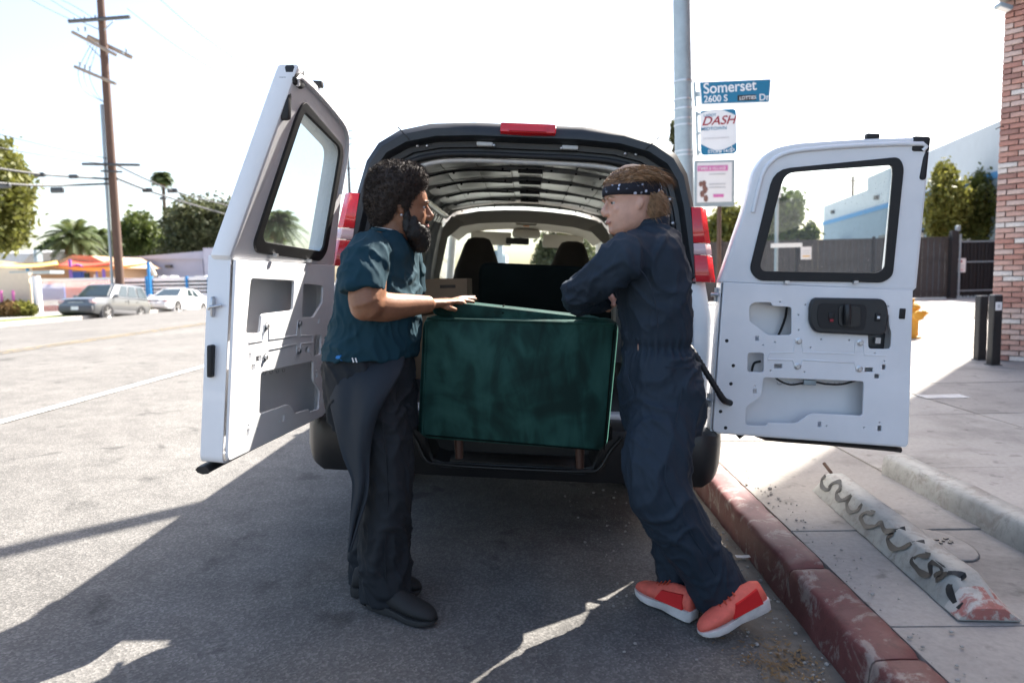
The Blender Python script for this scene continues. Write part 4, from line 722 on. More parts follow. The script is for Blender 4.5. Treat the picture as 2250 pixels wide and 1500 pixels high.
# ================================================================== PARKED CARS
def car(name, lab, cat, wx, wy, st, gh, wheels, wr, body, clad, hl_z, plate_=True):
    z0 = zr(wx - .9); t = empty(name, (wx - .9, wy, z0), lab, cat, 'cars parked across the street', rot=(0, R(-4.2), R(-90)))   # x forward, y to the street
    def sec(x, zb, zt, hw): return [(x, -hw * .92, zb), (x, -hw * .99, zb + (zt - zb) * .25), (x, -hw, zb + (zt - zb) * .55), (x, -hw * .95, zt - .07), (x, -hw * .86, zt - .005), (x, -hw * .4, zt + .02), (x, 0, zt + .028), (x, hw * .4, zt + .02), (x, hw * .86, zt - .005), (x, hw * .95, zt - .07), (x, hw, zb + (zt - zb) * .55), (x, hw * .99, zb + (zt - zb) * .25), (x, hw * .92, zb)]
    bm = bmesh.new(); bm_loft(bm, [sec(*s) for s in st]); from_bm('body', bm, body, t, True, smooth=True, auto=38)
    (bx0, bx1, bz, bh), (rx0, rx1, rz, rh) = gh[:2]
    def ring(x0, x1, z, h, r=.10):
        return [(p.x, p.y, z) for p in round_poly([(x0, -h), (x1, -h), (x1, h), (x0, h)], r, 3)]
    mid = lambda a, b, k: a + (b - a) * k
    bm = bmesh.new(); bm_loft(bm, [ring(bx0, bx1, bz, bh), ring(mid(bx0, rx0, .92), mid(bx1, rx1, .92), mid(bz, rz, .9), mid(bh, rh, .88)), ring(rx0 - .04, rx1 + .04, rz - .02, rh - .03), ring(rx0 - .25, rx1 + .25, rz + .01, rh - .2)]); from_bm('cabin', bm, body, t, True, smooth=True, auto=38)
    B = [Vector((bx0, -bh, bz)), Vector((bx1, -bh, bz)), Vector((bx1, bh, bz)), Vector((bx0, bh, bz))]; T = [Vector((rx0, -rh, rz)), Vector((rx1, -rh, rz)), Vector((rx1, rh, rz)), Vector((rx0, rh, rz))]
    def pane(a, b, c, d, u0, u1, v0, v1, off):
        f = lambda u, v: a.lerp(b, u).lerp(d.lerp(c, u), v) + off
        q = [f(u0, v0), f(u1, v0), f(u1 - .02, v1), f(u0 + .02, v1)]; mesh('window', q + [p - off * 1.5 for p in q], [(0, 1, 2, 3), (7, 6, 5, 4), (0, 4, 5, 1), (1, 5, 6, 2), (2, 6, 7, 3), (3, 7, 4, 0)], 'car_glass', t, True)
    pane(B[3], B[0], T[0], T[3], .09, .91, .10, .88, Vector((.02, 0, .015)))                 # windscreen
    pane(B[1], B[2], T[2], T[1], .10, .90, .15, .86, Vector((-.02, 0, .01)))
    for i, j, sg in ((3, 2, 1), (0, 1, -1)):
        off = Vector((0, .018 * sg, .004))
        for u0, u1 in gh[2]: pane(B[i], B[j], T[j], T[i], u0, u1, .10, .86, off)
    for wxx in wheels:
        for sg in (-1, 1):
            c = Vector((wxx, sg * (st[3][3] - .10), wr)); a = Vector((0, sg, 0))
            bm = bmesh.new(); bm_lathe(bm, [(wr + .065, -.06), (wr + .065, .106), (wr + .03, .108), (wr + .03, -.06)], c, 24, a); from_bm('wheel_arch', bm, clad, t, True, smooth=True, auto=40)
            bm = bmesh.new(); bm_lathe(bm, [(wr * .6, -.09), (wr * .95, -.09), (wr, -.05), (wr, .085), (wr * .96, .115), (wr * .66, .12), (wr * .62, .10)], c, 24, a); w_ = from_bm('wheel', bm, 'tyre', t, True, smooth=True, auto=40)
            bm = bmesh.new(); bm_lathe(bm, [(wr * .66, .085), (wr * .64, .112), (wr * .58, .09), (wr * .2, .10), (.0, .11)], c, 24, a)
            for k in range(5): ang = k * 1.2566; bm_box(bm, c + a * .105 + Vector((math.cos(ang), 0, math.sin(ang))) * wr * .38, (wr * .5, .02, wr * .17), Matrix.Rotation(-ang, 3, 'Y'))
            from_bm('rim', bm, 'alloy', w_, True, smooth=True, auto=40)
    f = st[1][0]; hw = st[1][3]
    for sg in (-1, 1):
        box('headlight', (f - .05, sg * hw * .80, hl_z), (.22, .34, .15), 'clear_lens', t, True, Matrix.Rotation(-.35 * sg, 3, 'Z'), .03); box('mirror', (bx0 - .28, sg * (st[3][3] + .06), bz + .07), (.12, .2, .13), body, t, True, None, .03)
        box('sill_trim', ((wheels[0] + wheels[1]) / 2, sg * (st[3][3] - .012), st[3][1] + .10), (abs(wheels[0] - wheels[1]) - wr * 2.4, .05, .16), clad, t, True, None, .02)
        for u in (.36, .66): box('door_handle', (bx0 + (bx1 - bx0) * u, sg * (st[3][3] - .01), bz - .16), (.16, .04, .03), body, t, True, None, .008)
        box('door_seam', (bx0 + (bx1 - bx0) * .42, sg * (st[3][3] - .006), bz - .32), (.012, .016, .5), 'dark_metal', t, True)
    box('grille', (f + .015, 0, hl_z - .02), (.10, hw * .92, .17), 'dark_metal', t, True, None, .02); box('grille_bar', (f + .07, 0, hl_z - .01), (.03, hw * .85, .03), 'zinc', t, True, None, .008)
    box('front_bumper', (st[0][0] - .06, 0, st[0][1] + .14), (.26, hw * 1.9, .26), clad, t, True, None, .06); box('number_plate', (st[0][0] + .075, 0, st[0][1] + .16), (.02, .32, .15), 'sign_white', t, True)
    return t
car('parked_suv', 'silver grey estate suv with dark cladding parked across the street', 'car', -18.75, 29.25, [(0, .36, .74, .70), (-.07, .30, .90, .80), (-.3, .27, .98, .86), (-1.0, .27, 1.04, .885), (-1.3, .27, 1.07, .89), (-3.0, .27, 1.07, .89), (-4.2, .29, 1.05, .88), (-4.4, .36, .95, .83), (-4.43, .4, .8, .76)],
    ((-1.15, -4.32, 1.04, .83), (-1.85, -4.08, 1.70, .66), [(.17, .40), (.42, .66), (.70, .93)]), (-.86, -3.48), .35, 'silver_paint', 'grey_cladding', .80)
car('parked_sedan', 'white saloon car parked behind the silver one', 'car', -18.75, 35.3, [(0, .30, .56, .62), (-.09, .22, .70, .80), (-.4, .2, .80, .88), (-1.3, .2, .93, .915), (-1.6, .2, .95, .92), (-3.6, .2, .97, .92), (-4.3, .2, .97, .91), (-4.75, .27, .95, .84), (-4.88, .38, .8, .75)],
    ((-1.35, -4.45, .92, .84), (-2.25, -3.55, 1.43, .60), [(.22, .46), (.49, .74)]), (-.92, -3.76), .335, 'car_white', 'car_white', .64)

# ================================================================== THE VAN
TILT = R(3.75); VX, VY = -.115, 3.45; VZ = zr(VX) - .01
van = empty('cargo_van', (VX, VY, VZ), 'white cargo van with both rear doors swung open and black rear trim', 'van', rot=(0, TILT, 0)); VM = PM[van.name]; VI = VM.inverted()
def vl(p): return VI @ Vector(p)
RK = .21                                             # forward rake of the rear face above the waist
def rake(z, x=.75): return max(0, z - 1.15) * RK * (.55 + .45 * max(0, 1 - abs(x) / .95))
def rk(u, z, K=.10): return max(0, z - 1.345) * K * (.55 + .45 * min(1, max(0, u) / .95))
OUT = [(0, 2.105), (.28, 2.10), (.50, 2.08), (.66, 2.035), (.76, 1.965), (.815, 1.87), (.85, 1.72), (.885, 1.52), (.925, 1.345), (.965, 1.15), (.985, .95), (.985, .7), (.965, .5)]
OPN = [(0, 1.955), (.25, 1.952), (.44, 1.94), (.57, 1.91), (.66, 1.86), (.71, 1.79), (.745, 1.68), (.775, 1.5), (.80, 1.345), (.825, 1.15), (.835, .95), (.835, .75), (.835, .62)]
def vloft(name, secs, m, parent=van, smooth=True, auto=40, closed=False):
    bm = bmesh.new(); bm_loft(bm, secs, cap=False, closed=closed); return from_bm(name, bm, m, parent, True, smooth, auto)
full = lambda half: [(-x, z) for x, z in half[::-1][:-1]] + half if half[0][0] == 0 else None
OF, NF = [(-x, z) for x, z in OUT[:0:-1]] + OUT, [(-x, z) for x, z in OPN[:0:-1]] + OPN
def sec(prof, y0, s=1.0, dz=0): return [(x * s, y0 + rake(z, x), z + dz) for x, z in prof]
def secy(prof, y, s=1.0, dz=0): return [(x * s, y, z + dz) for x, z in prof]
roof_side = vloft('body', [sec(OF, .03), secy(OF, .5), secy(OF, 3.0)], 'white_paint')
up_p = [p for p in OF if p[1] > 1.70]; lo_l = [p for p in OF if p[1] < 1.2 and p[0] < 0]; lo_r = [p for p in OF if p[1] < 1.2 and p[0] > 0]
vloft('front_roof', [secy(up_p, 3.0), secy(up_p, 4.05, .97, -.02)], 'white_paint')
for s in (lo_l, lo_r): vloft('front_door', [secy(s, 3.0), secy(s, 4.3, .98), secy(s, 5.3, .93)], 'white_paint')
for sg in (-1, 1):
    tube('pillar', [(sg * .90, 4.75, 1.17), (sg * .80, 4.05, 1.80)], .045, 'white_paint', van, True); tube('pillar', [(sg * .955, 3.02, 1.15), (sg * .835, 3.02, 1.80)], .05, 'headliner', van, True)
    mesh('side_window', [(sg * .95, 3.06, 1.17), (sg * .90, 4.68, 1.17), (sg * .80, 4.05, 1.76), (sg * .835, 3.06, 1.76)], [(0, 1, 2, 3)], 'windshield_glass', van, True)
    box('door_mirror', (sg * 1.12, 4.35, 1.25), (.2, .1, .32), 'black_trim', van, True, None, .04)
mesh('windscreen', [(-.87, 4.78, 1.17), (.87, 4.78, 1.17), (.76, 4.08, 1.80), (-.76, 4.08, 1.80)], [(0, 1, 2, 3)], 'windshield_glass', van, True)
vloft('bonnet', [[(-.88, 4.78, 1.15), (-.4, 4.78, 1.18), (.4, 4.78, 1.18), (.88, 4.78, 1.15)], [(-.85, 5.5, 1.02), (-.4, 5.55, 1.06), (.4, 5.55, 1.06), (.85, 5.5, 1.02)], [(-.82, 5.6, .5), (-.4, 5.65, .5), (.4, 5.65, .5), (.82, 5.6, .5)]], 'white_paint')
# rear frame: outer return, black trim above, white below, seal and inner flange
i0, i1 = [i for i, p in enumerate(OF) if p[1] >= 1.34][0], [i for i, p in enumerate(OF) if p[1] >= 1.34][-1]
def band(a, b, f, y, bulge=0): return [((p[0] * (1 - f) + q[0] * f), y + rake(p[1] * (1 - f) + q[1] * f, p[0]), p[1] * (1 - f) + q[1] * f + bulge) for p, q in zip(OF[a:b + 1], NF[a:b + 1])]
vloft('rear_trim', [band(i0, i1, -.04, .14), band(i0, i1, -.05, .04), band(i0, i1, .02, -.015), band(i0, i1, .22, -.035), band(i0, i1, .48, -.028), band(i0, i1, .60, 0.), band(i0, i1, .62, .05)], 'black_trim')
vloft('rear_frame', [band(i0, i1, .60, .035), band(i0, i1, .80, .045), band(i0, i1, .82, .07), band(i0, i1, 1.0, .075), band(i0, i1, 1.03, .16)], 'black_trim')
for a, b in ((0, i0), (i1, len(OF) - 1)):
    vloft('rear_pillar', [band(a, b, 0, .10), band(a, b, 0, .01), band(a, b, .35, 0), band(a, b, .62, .01), band(a, b, .66, .05), band(a, b, 1.0, .06), band(a, b, 1.03, .16)], 'white_paint')
sealp = [(x * .985, .052 + rake(z, x), z - .006) for x, z in NF]; tube('door_seal', smooth_path(sealp, 3), .016, 'rubber', van, True, 8)
flange = [(x * .955, .10 + rake(z, x), z - .03) for x, z in NF if z > 1.2]; bm = bmesh.new(); bm_tube(bm, smooth_path(flange, 3), [(.012, .022)] * ((len(flange) - 1) * 3 + 1), 8); from_bm('inner_flange', bm, 'door_inner_paint', van, True, True)
for sg, ix in ((-1, 3), (1, 3)):
    x, z = OUT[ix]; tube('trim_seam', [(sg * x * 1.004, -.02 + rake(z), z + .012), (sg * (x - .06), -.034 + rake(z), z - .05)], .003, 'rubber', van, True, 5)
for px in (1075, 1255): q = (px - 1165) / 1500 * 3.7; b_ = box('bracket', (q, .03 + rake(1.99, q), 1.995), (.085, .03, .022), 'bare_steel', van, True, None, .006); 
for px in (935, 955, 1095, 1237, 1370, 1392):
    q = (px - 1165) / 1500 * 3.7; bm = bmesh.new(); bmesh.ops.create_icosphere(bm, subdivisions=2, radius=.009, matrix=Matrix.Translation((q, .018 + rake(1.99, q), 2.0 - abs(q) * .06))); from_bm('trim_clip', bm, 'zinc', van, True, True)
for sg in (-1, 1):
    for z in (1.45, 1.36, 1.62, 1.74): 
        bm = bmesh.new(); bmesh.ops.create_icosphere(bm, subdivisions=2, radius=.010, matrix=Matrix.Translation((sg * (.80 - (z - 1.36) * .16), .02 + rake(z), z))); from_bm('trim_clip', bm, 'zinc', van, True, True)
# high brake light
bl = box('brake_light', (.0, -.045 + rake(2.06, 0), 2.068), (.285, .05, .052), 'red_lens', van, True, Matrix.Rotation(-.25, 3, 'X'), .008); box('lamp_strip', (.0, -.073 + rake(2.06, 0), 2.066), (.19, .01, .026), 'red_lens', bl, True, Matrix.Rotation(-.25, 3, 'X'))
# tail lamps
for sg in (-1, 1):
    def lampsec(z, o=0): 
        k = (z - 1.33) / .37; xo = .968 - .062 * k; xi = .862 - .035 * k; y = rake(z) - .03
        return [(sg * xi, y + .05, z), (sg * (xi + .008), y - .014 - o, z), (sg * (xo - .03), y - .024 - o, z), (sg * (xo + .006 + o), y + .01, z), (sg * (xo + .010 + o), y + .10, z), (sg * xi, y + .10, z)]
    tl = None
    for a, b, m in ((1.33, 1.462, 'red_lens'), (1.465, 1.520, 'clear_lens'), (1.523, 1.70, 'red_lens')):
        bm = bmesh.new(); bm_loft(bm, [lampsec(a, -.004), lampsec(a + .006), lampsec((a + b) / 2), lampsec(b - .006), lampsec(b, -.004)])
        o = from_bm('tail_lamp' if tl is None else 'lens', bm, m, tl or van, True, True, 40); tl = tl or o
    mesh('lamp_housing', [(sg * .845, .03 + rake(1.33), 1.32), (sg * .875, -.02 + rake(1.33), 1.32), (sg * .838, -.02 + rake(1.7), 1.71), (sg * .81, .03 + rake(1.7), 1.71)], [(0, 1, 2, 3)], 'black_trim', tl, True)
# bumper with a recessed step
bm = bmesh.new(); rings = []
for x in list(np.linspace(-1.04, -.98, 4)) + list(np.linspace(-.93, .93, 42)) + list(np.linspace(.98, 1.04, 4)):
    e = max(0, abs(x) - .93) / .11; st_ = max(0, min(1, (.46 - abs(x)) / .08)); yo = -.20 + .20 * e ** 2 * .7; zt = .605 - .02 * e; zs = zt - .20 * st_
    rings.append([(x, .10, zt), (x, yo + .05, zt), (x, yo + .012, zt - .012 - 0), (x, yo, zt - .05), (x, yo + .002, .40 + .03 * e), (x, yo + .03, .33 + .05 * e), (x, .10, .33 + .05 * e)] if st_ == 0 else
                 [(x, .10, zt), (x, .04, zt - .01), (x, .02, zs), (x, yo + .01, zs - .004), (x, yo, zs - .03), (x, yo + .02, .33), (x, .10, .33)])
bm_loft(bm, rings); bp = from_bm('bumper', bm, 'bumper_plastic', van, True, True, 42)
tube('step_lip', smooth_path([(-.52, -.203, .565), (-.47, -.205, .50), (-.42, -.207, .41), (-.34, -.208, .392), (0, -.208, .388), (.34, -.208, .392), (.42, -.207, .41), (.47, -.205, .50), (.52, -.203, .565)], 4), .011, 'bumper_plastic', bp, True, 8)
box('step_pad', (0, -.09, .40), (.62, .17, .012), 'floor_mat', bp, True, None, .004); box('valance', (0, .03, .47), (.80, .02, .26), 'black_trim', bp, True); box('rear_sill', (0, .08, .615), (1.66, .10, .03), 'door_inner_paint', van, True, None, .008)
for sg in (-1, 1):
    c = Vector((sg * .80, .95, .36)); bm = bmesh.new(); bm_lathe(bm, [(.20, -.12), (.34, -.12), (.365, -.08), (.365, .08), (.34, .12), (.21, .12)], c, 28, Vector((sg, 0, 0))); w_ = from_bm('wheel', bm, 'tyre', van, True, True, 40)
    bm = bmesh.new(); bm_lathe(bm, [(.21, .09), (.19, .11), (.10, .06), (.06, .10), (0, .10)], c, 20, Vector((sg, 0, 0))); from_bm('rim', bm, 'alloy', w_, True, True, 40)
    c = Vector((sg * .80, 4.35, .36)); bm = bmesh.new(); bm_lathe(bm, [(.20, -.12), (.34, -.12), (.365, -.08), (.365, .08), (.34, .12), (.21, .12)], c, 28, Vector((sg, 0, 0))); from_bm('wheel', bm, 'tyre', van, True, True, 40)
box('chassis', (0, 2.4, .50), (1.7, 4.6, .16), 'dark_metal', van, True); tube('exhaust', [(.62, .05, .34), (.62, .9, .36)], .035, 'dark_metal', van, True)
# cargo interior
box('floor', (0, 2.2, .615), (1.76, 4.2, .02), 'floor_mat', van, True)
IN = [(.86, .63), (.86, 1.0), (.85, 1.3), (.81, 1.6), (.775, 1.75)]
for sg in (-1, 1):
    vloft('side_lining', [[(sg * x, y, z) for x, z in IN] for y in (.2, 1.0, 2.0, 3.05)], 'bare_steel')
    for y in (.55, 1.15, 1.75, 2.35): 
        tube('side_rib', smooth_path([(sg * (x - .012), y, z) for x, z in IN], 3), [(.05, .02)] * ((len(IN) - 1) * 3 + 1), 'bow_metal', van, True, 8)
    o = tube('roof_rail', [(sg * .745, .40, 1.845), (sg * .745, 2.9, 1.845)], .028, 'roof_steel', van, True)
    bm = bmesh.new()
    for k in range(26): y = .38 + k * .096; bm_box(bm, (sg * (.785 + .008 * (k % 2)), y, 1.775 - .02 * (k % 3)), (.02, .052, .13 + .02 * (k % 2)), Matrix.Rotation(sg * -.5, 3, 'Y'))
    from_bm('slotted_rail', bm, 'roof_steel', o, True)['kind'] = 'stuff'; box('rail_backing', (sg * .815, 1.65, 1.77), (.012, 2.6, .24), 'rubber', o, True, Matrix.Rotation(sg * -.5, 3, 'Y'))
    bm = bmesh.new()
    for k in range(14): bm_box(bm, (sg * .843, .5 + k * .18, 1.42), (.012, .07, .17), Matrix.Rotation(sg * -.14, 3, 'Y'))
    from_bm('lightening_holes', bm, 'rubber', o, True)['kind'] = 'stuff'
CE = [(-.76, 1.84), (-.66, 1.92), (-.45, 1.965), (-.2, 1.985), (0, 1.99), (.2, 1.985), (.45, 1.965), (.66, 1.92), (.76, 1.84)]
vloft('roof_inner', [[(x, y, z + .03) for x, z in CE] for y in (.42, 3.1)], 'bow_metal')
bows = [.42, .86, 1.36, 1.90, 2.46, 3.0]
for i, y in enumerate(bows):
    b_ = tube('roof_bow', smooth_path([(x, y, z - .006) for x, z in CE], 3), [(.05, .016)] * ((len(CE) - 1) * 3 + 1), 'bow_metal', van, True, 8)
    bm = bmesh.new()
    for x in np.linspace(-.6, .6, 9): bmesh.ops.create_icosphere(bm, subdivisions=1, radius=.008, matrix=Matrix.Translation((x, y - .045, 1.985 - .2 * x * x - .012)))
    from_bm('rivet', bm, 'rubber', b_, True)['kind'] = 'stuff'
    if 0 < i < 5:
        box('dome_bracket', (.02, y - .03, 1.962), (.15, .04, .02), 'rubber', b_, True, None, .004); tube('wiring', smooth_path([(-.62, y - .05, 1.90), (-.45, y - .06, 1.94), (-.3, y - .05, 1.955), (-.1, y - .06, 1.955)], 4), .006, 'rubber', b_, True, 6)
for a, b in zip(bows, bows[1:]):
    xs_ = np.linspace(-.70, .70, 8)
    for k in range(7):
        x0, x1 = xs_[k] + .002, xs_[k + 1] - .002; zf = lambda x: 1.99 - .18 * x * x - .0; t1 = random.uniform(-.02, .02)
        y0, y1 = a + .06, b - .06; m_ = (y0 + y1) / 2
        mesh('roof_panel', [(x0, y0, zf(x0) - .0), (x1, y0, zf(x1)), (x1, m_, zf(x1) - .006 + t1 * .25), (x0, m_, zf(x0) - .006 + t1 * .25), (x1, y1, zf(x1) - .0), (x0, y1, zf(x0))], [(0, 1, 2, 3), (3, 2, 4, 5)], 'roof_steel', van, True)
# front cab: headliner, visors, seats, dash, mirror
vloft('headliner', [[(x, 3.02, z - .05) for x, z in CE], [(x, 3.10, z - .16) for x, z in CE], [(x, 3.5, z - .13) for x, z in CE], [(x * .97, 4.05, z - .16) for x, z in CE]], 'headliner')
for x in (-.38, .40): box('sun_visor', (x, 4.02, 1.72), (.44, .03, .15), 'headliner', van, True, Matrix.Rotation(.35, 3, 'X'), .015)
box('console', (0, 3.95, 1.78), (.30, .16, .09), 'headliner', van, True, None, .03); o = box('dome_lamp', (0, 3.22, 1.822), (.20, .08, .02), 'headliner', van, True, None, .008); box('bulb_cover', (0, 3.22, 1.81), (.06, .05, .012), 'sail_orange', o, True, None, .004)
for sg in (-1, 1): vloft('cab_bulkhead', [[(sg * .70, 3.02, 1.86), (sg * .80, 3.02, 1.72), (sg * .90, 3.02, 1.3), (sg * .90, 3.02, .7)], [(sg * .58, 3.06, 1.80), (sg * .735, 3.06, 1.66), (sg * .80, 3.06, 1.3), (sg * .84, 3.06, .7)]], 'headliner')
def seat(x, y):
    bm = bmesh.new(); rr = []
    for z, w, d, yy in ((.75, .24, .10, 0), (1.0, .26, .10, -.02), (1.2, .255, .085, -.05), (1.36, .22, .07, -.08), (1.50, .17, .06, -.10), (1.60, .135, .055, -.12), (1.655, .10, .045, -.125), (1.67, .05, .02, -.125)):
        rr.append([(x + w * math.copysign(abs(math.cos(a)) ** .6, math.cos(a)), y + yy + d * math.sin(a), z) for a in np.linspace(0, 2 * math.pi, 20, endpoint=False)])
    bm_loft(bm, rr); s_ = from_bm('seat', bm, 'seat_fabric', van, True, True, 60); box('seat_base', (x, y + .28, .80), (.50, .52, .16), 'seat_fabric', s_, True, None, .05)
seat(-.44, 3.15); seat(.44, 3.15)
box('dashboard', (0, 4.62, 1.02), (1.72, .5, .34), 'floor_mat', van, True, None, .08)
bm = bmesh.new(); bm_lathe(bm, [(.19, -.012), (.205, 0), (.19, .012), (.175, 0)], (-.44, 4.1, 1.08), 24, Vector((0, -.85, .5))); from_bm('steering_wheel', bm, 'rubber', van, True, True)
mr = vl(W(1137, 530, 7.35)); o = box('rear_view_mirror', mr, (.25, .03, .07), 'rubber', van, True, None, .015); tube('mirror_stem', smooth_path([mr + Vector((.02, .02, .03)), mr + Vector((.06, .06, .07)), mr + Vector((.03, .10, .12))], 4), .008, 'rubber', o, True, 6)

# ------------------------------------------------------------------ rear doors
def door(sg, theta, full_door):
    ang = R(180 + theta) if sg > 0 else R(-theta); H = Vector((.972, -.004, 0)) if sg > 0 else Vector((-1.03, -.025, 0)); U = Vector((math.cos(ang), math.sin(ang), 0)); na = R(90 + theta) if sg > 0 else R(90 - theta); N = Vector((math.cos(na), math.sin(na), 0)); Zv = Vector((0, 0, 1))
    return H, U, N, Zv
H_, U_, N_, Z_ = door(1, 177, True)
def duv(px, py, upper=False, n0=.10):           # pixel on the right door -> (u, z)
    o = VI @ CAM_LOC; d = (VI.to_3x3() @ ray(px, py)); n_ = n0
    for _ in range(12): t = (H_ + N_ * n_ - o).dot(N_) / d.dot(N_); p = o + d * t; n_ = n0 + rk((p - H_).dot(U_), p.z)
    return ((p - H_).dot(U_), p.z)
z5 = lambda x, y: duv(1520 + x / 3.846, 620 + y / 3.846); z4 = lambda x, y: duv(1520 + x / 3.846, 290 + y / 3.846, True)
print('door check u,z:', duv(1985, 985), duv(1985, 800), duv(2043, 303, True), duv(1998, 576, True), duv(1606, 628, True), duv(1560, 965))
UF = .955; UM, UT = .905, .876; ue = lambda z: UF + (UM - UF) * min(1, (z - .572) / .773) if z < 1.345 else UM + (UT - UM) * min(1, (z - 1.345) / .66)
ZB, ZC = .572, 1.345
holes = {'a': [z5(*p) for p in ((480, 200), (520, 165), (670, 165), (680, 195), (845, 205), (845, 450), (640, 452), (500, 345), (480, 330))], 'b': [z5(*p) for p in ((465, 590), (612, 590), (608, 765), (463, 760))],
         'c': [z5(*p) for p in ((597, 798), (1455, 830), (1445, 1130), (1000, 1110), (880, 1195), (640, 1190), (630, 1215), (447, 1210), (447, 1050), (580, 960))], 'd': [z5(*p) for p in ((1500, 260), (1665, 260), (1668, 370), (1688, 420), (1680, 568), (1485, 565), (1480, 440))]}
slots = [[z5(x, y) for x, y in ((a, b), (c, b), (c, d), (a, d))] for a, b, c, d in ((530, 450, 568, 500), (510, 895, 548, 945), (1058, 1172, 1095, 1225), (1562, 1205, 1603, 1260), (1600, 690, 1638, 740), (690, 685, 765, 730), (1453, 715, 1532, 760), (1535, 770, 1585, 815))]
pins = [z5(x, y) for x, y in ((600, 530), (700, 505), (958, 190), (898, 275), (900, 402), (1000, 550), (1090, 482), (1327, 488), (1543, 598), (1623, 664), (662, 745), (948, 757), (530, 875), (1135, 1212), (1450, 1225), (1583, 1183), (1655, 203), (743, 167))]
bolts = [z5(x, y) for x, y in ((900, 495), (1418, 510), (888, 708), (1410, 730))]
win_o = [z4(*p) for p in ((700, 322), (1745, 218), (1785, 300), (1690, 1215), (1610, 1268), (560, 1250), (492, 1165))]; win_i = [z4(*p) for p in ((780, 338), (1695, 275), (1700, 350), (1632, 1150), (1570, 1195), (600, 1180), (568, 1135))]
frame_o = [z4(*p) for p in ((360, 1240), (470, 640), (545, 330), (620, 215), (720, 150), (900, 112), (1500, 75))]
frame_o = [(max(.012, u), z) for u, z in frame_o]; ztop = max(z for u, z in frame_o) + .012
upper_o = [(.012, ZC)] + [p for p in frame_o if p[1] > ZC + .01] + [(UT - .004, ztop), (UT, ztop - .03), (UM, ZC)]
print('frame', [(round(a, 3), round(b, 3)) for a, b in upper_o], 'win', [(round(a, 3), round(b, 3)) for a, b in win_i])
def build_door(sg, theta):
    H, U, N, Zv = door(sg, theta, True); M0 = lambda n: basis(H + N * n, U, Zv, U.cross(Zv)); flip = 1 if (U.cross(Zv)).dot(N) > 0 else -1
    def tw(name, outs, th, m, n0, bv=0.):        # plate in (u, z, n), bent over the raked rear face
        me = plate_mesh(outs, th, bv)
        for v in me.vertices: v.co = P3(v.co.x, v.co.y, 0) + N * (n0 + .022 + v.co.z)
        return link(name, me, m, d_, True, smooth=True, auto=30)
    P3 = lambda u, z, n: H + U * u + Zv * z + N * (n + (.022 if n > .04 else 0) + rk(u, z, .10 if sg > 0 else .36))
    lo = round_poly([(.005, ZB + .015), (UF - .01, ZB), (UF, ZB + .02), (UM, ZC), (.005, ZC)], [.02, .05, .02, .001, .001])
    bm = bmesh.new(); a = [bm.verts.new(P3(p[0], p[1], 0)) for p in lo]; b = [bm.verts.new(P3(p[0], p[1], .068)) for p in lo]; a2 = [bm.verts.new(P3(p[0] * .985 + .006, (p[1] - .8) * .97 + .8, .008)) for p in lo]; b2 = [bm.verts.new(P3(p[0] * .985 + .006, (p[1] - .8) * .97 + .8, .066)) for p in lo]
    n = len(lo)
    for i in range(n): j = (i + 1) % n; bm.faces.new((a[i], a[j], b[j], b[i])); bm.faces.new((b[i], b[j], b2[j], b2[i])); bm.faces.new((b2[i], b2[j], a2[j], a2[i]))
    bm.faces.new(a); bm.faces.new(a2)
    d_ = from_bm('rear_door', bm, 'white_paint', van, True, True, 35); d_['label'] = 'white rear door open along the kerb' if sg > 0 else 'white rear door standing open into the street'
    hh = dict(holes)
    if sg < 0: hh['d'] = [z5(*p) for p in ((1010, 165), (1660, 180), (1685, 560), (1490, 565), (1480, 430), (1010, 400))]; hh['a'] = [z5(*p) for p in ((480, 180), (860, 180), (860, 452), (640, 452), (500, 345), (480, 330))]
    hl = [round_poly(h, .018) for h in hh.values()] + [round_poly(s, .006) for s in slots] + [round_poly([(u - .006, z - .006), (u + .006, z - .006), (u + .006, z + .006), (u - .006, z + .006)], .006) for u, z in (pins if sg > 0 else [q for q in pins if q[1] < .95])]
    ins = [(min(max(p[0] * .975 + .012, 0), UF), (p[1] - .85) * .965 + .852) for p in lo]; plate('inner_panel', [ins] + hl, .012, 'door_inner_paint', M0(.10), d_, True, .003)
    # pressed ribs on the panel
    for pts in ([z5(640, 640), z5(660, 595), z5(860, 590), z5(868, 480), z5(925, 480), z5(935, 590), z5(1370, 605), z5(1380, 500), z5(1445, 500), z5(1455, 610), z5(1640, 620)], [z5(640, 650), z5(850, 655), z5(870, 720), z5(915, 720), z5(930, 655), z5(1370, 680), z5(1385, 745), z5(1440, 745)]):
        tube('pressed_rib', [P3(u, z, .083) for u, z in pts], .0045, 'door_inner_paint', d_, True, 6)
    fo = round_poly(upper_o, [.0] + [.05] * (len(upper_o) - 4) + [.0, .03, .0], 3); wo_ = round_poly(win_o, .07); wi = round_poly(win_i, .055)
    tw('window_frame', [fo, round_poly([(u * .99 + .005, z) for u, z in win_o], .07)], .084, 'door_inner_paint', .033, .012)
    rim = [(u + (.028 if u < .5 else -.022) , z - (.02 if z > 1.5 else 0)) for u, z in upper_o]; tube('frame_ridge', smooth_path([P3(u, z, .078) for u, z in rim[1:-1]], 2), .011, 'door_inner_paint', d_, True, 8)
    tw('window_seal', [wo_, wi], .012, 'rubber', .079, .003); tw('window_glass', [round_poly([(u, z) for u, z in win_o], .07)], .004, 'glass', .062)
    for x in (795, 1375): u, z = z4(x, 1262); box('clip', P3(u, z - .004, .09), (.02, .02, .014), 'zinc', d_, True)
    for u, z in bolts:
        bm = bmesh.new(); bm_lathe(bm, [(.0, -.002), (.016, -.002), (.016, .003), (.009, .005), (.009, .012), (0, .012)], P3(u, z, .084), 12, N); from_bm('bolt', bm, 'zinc', d_, True, True, 40)
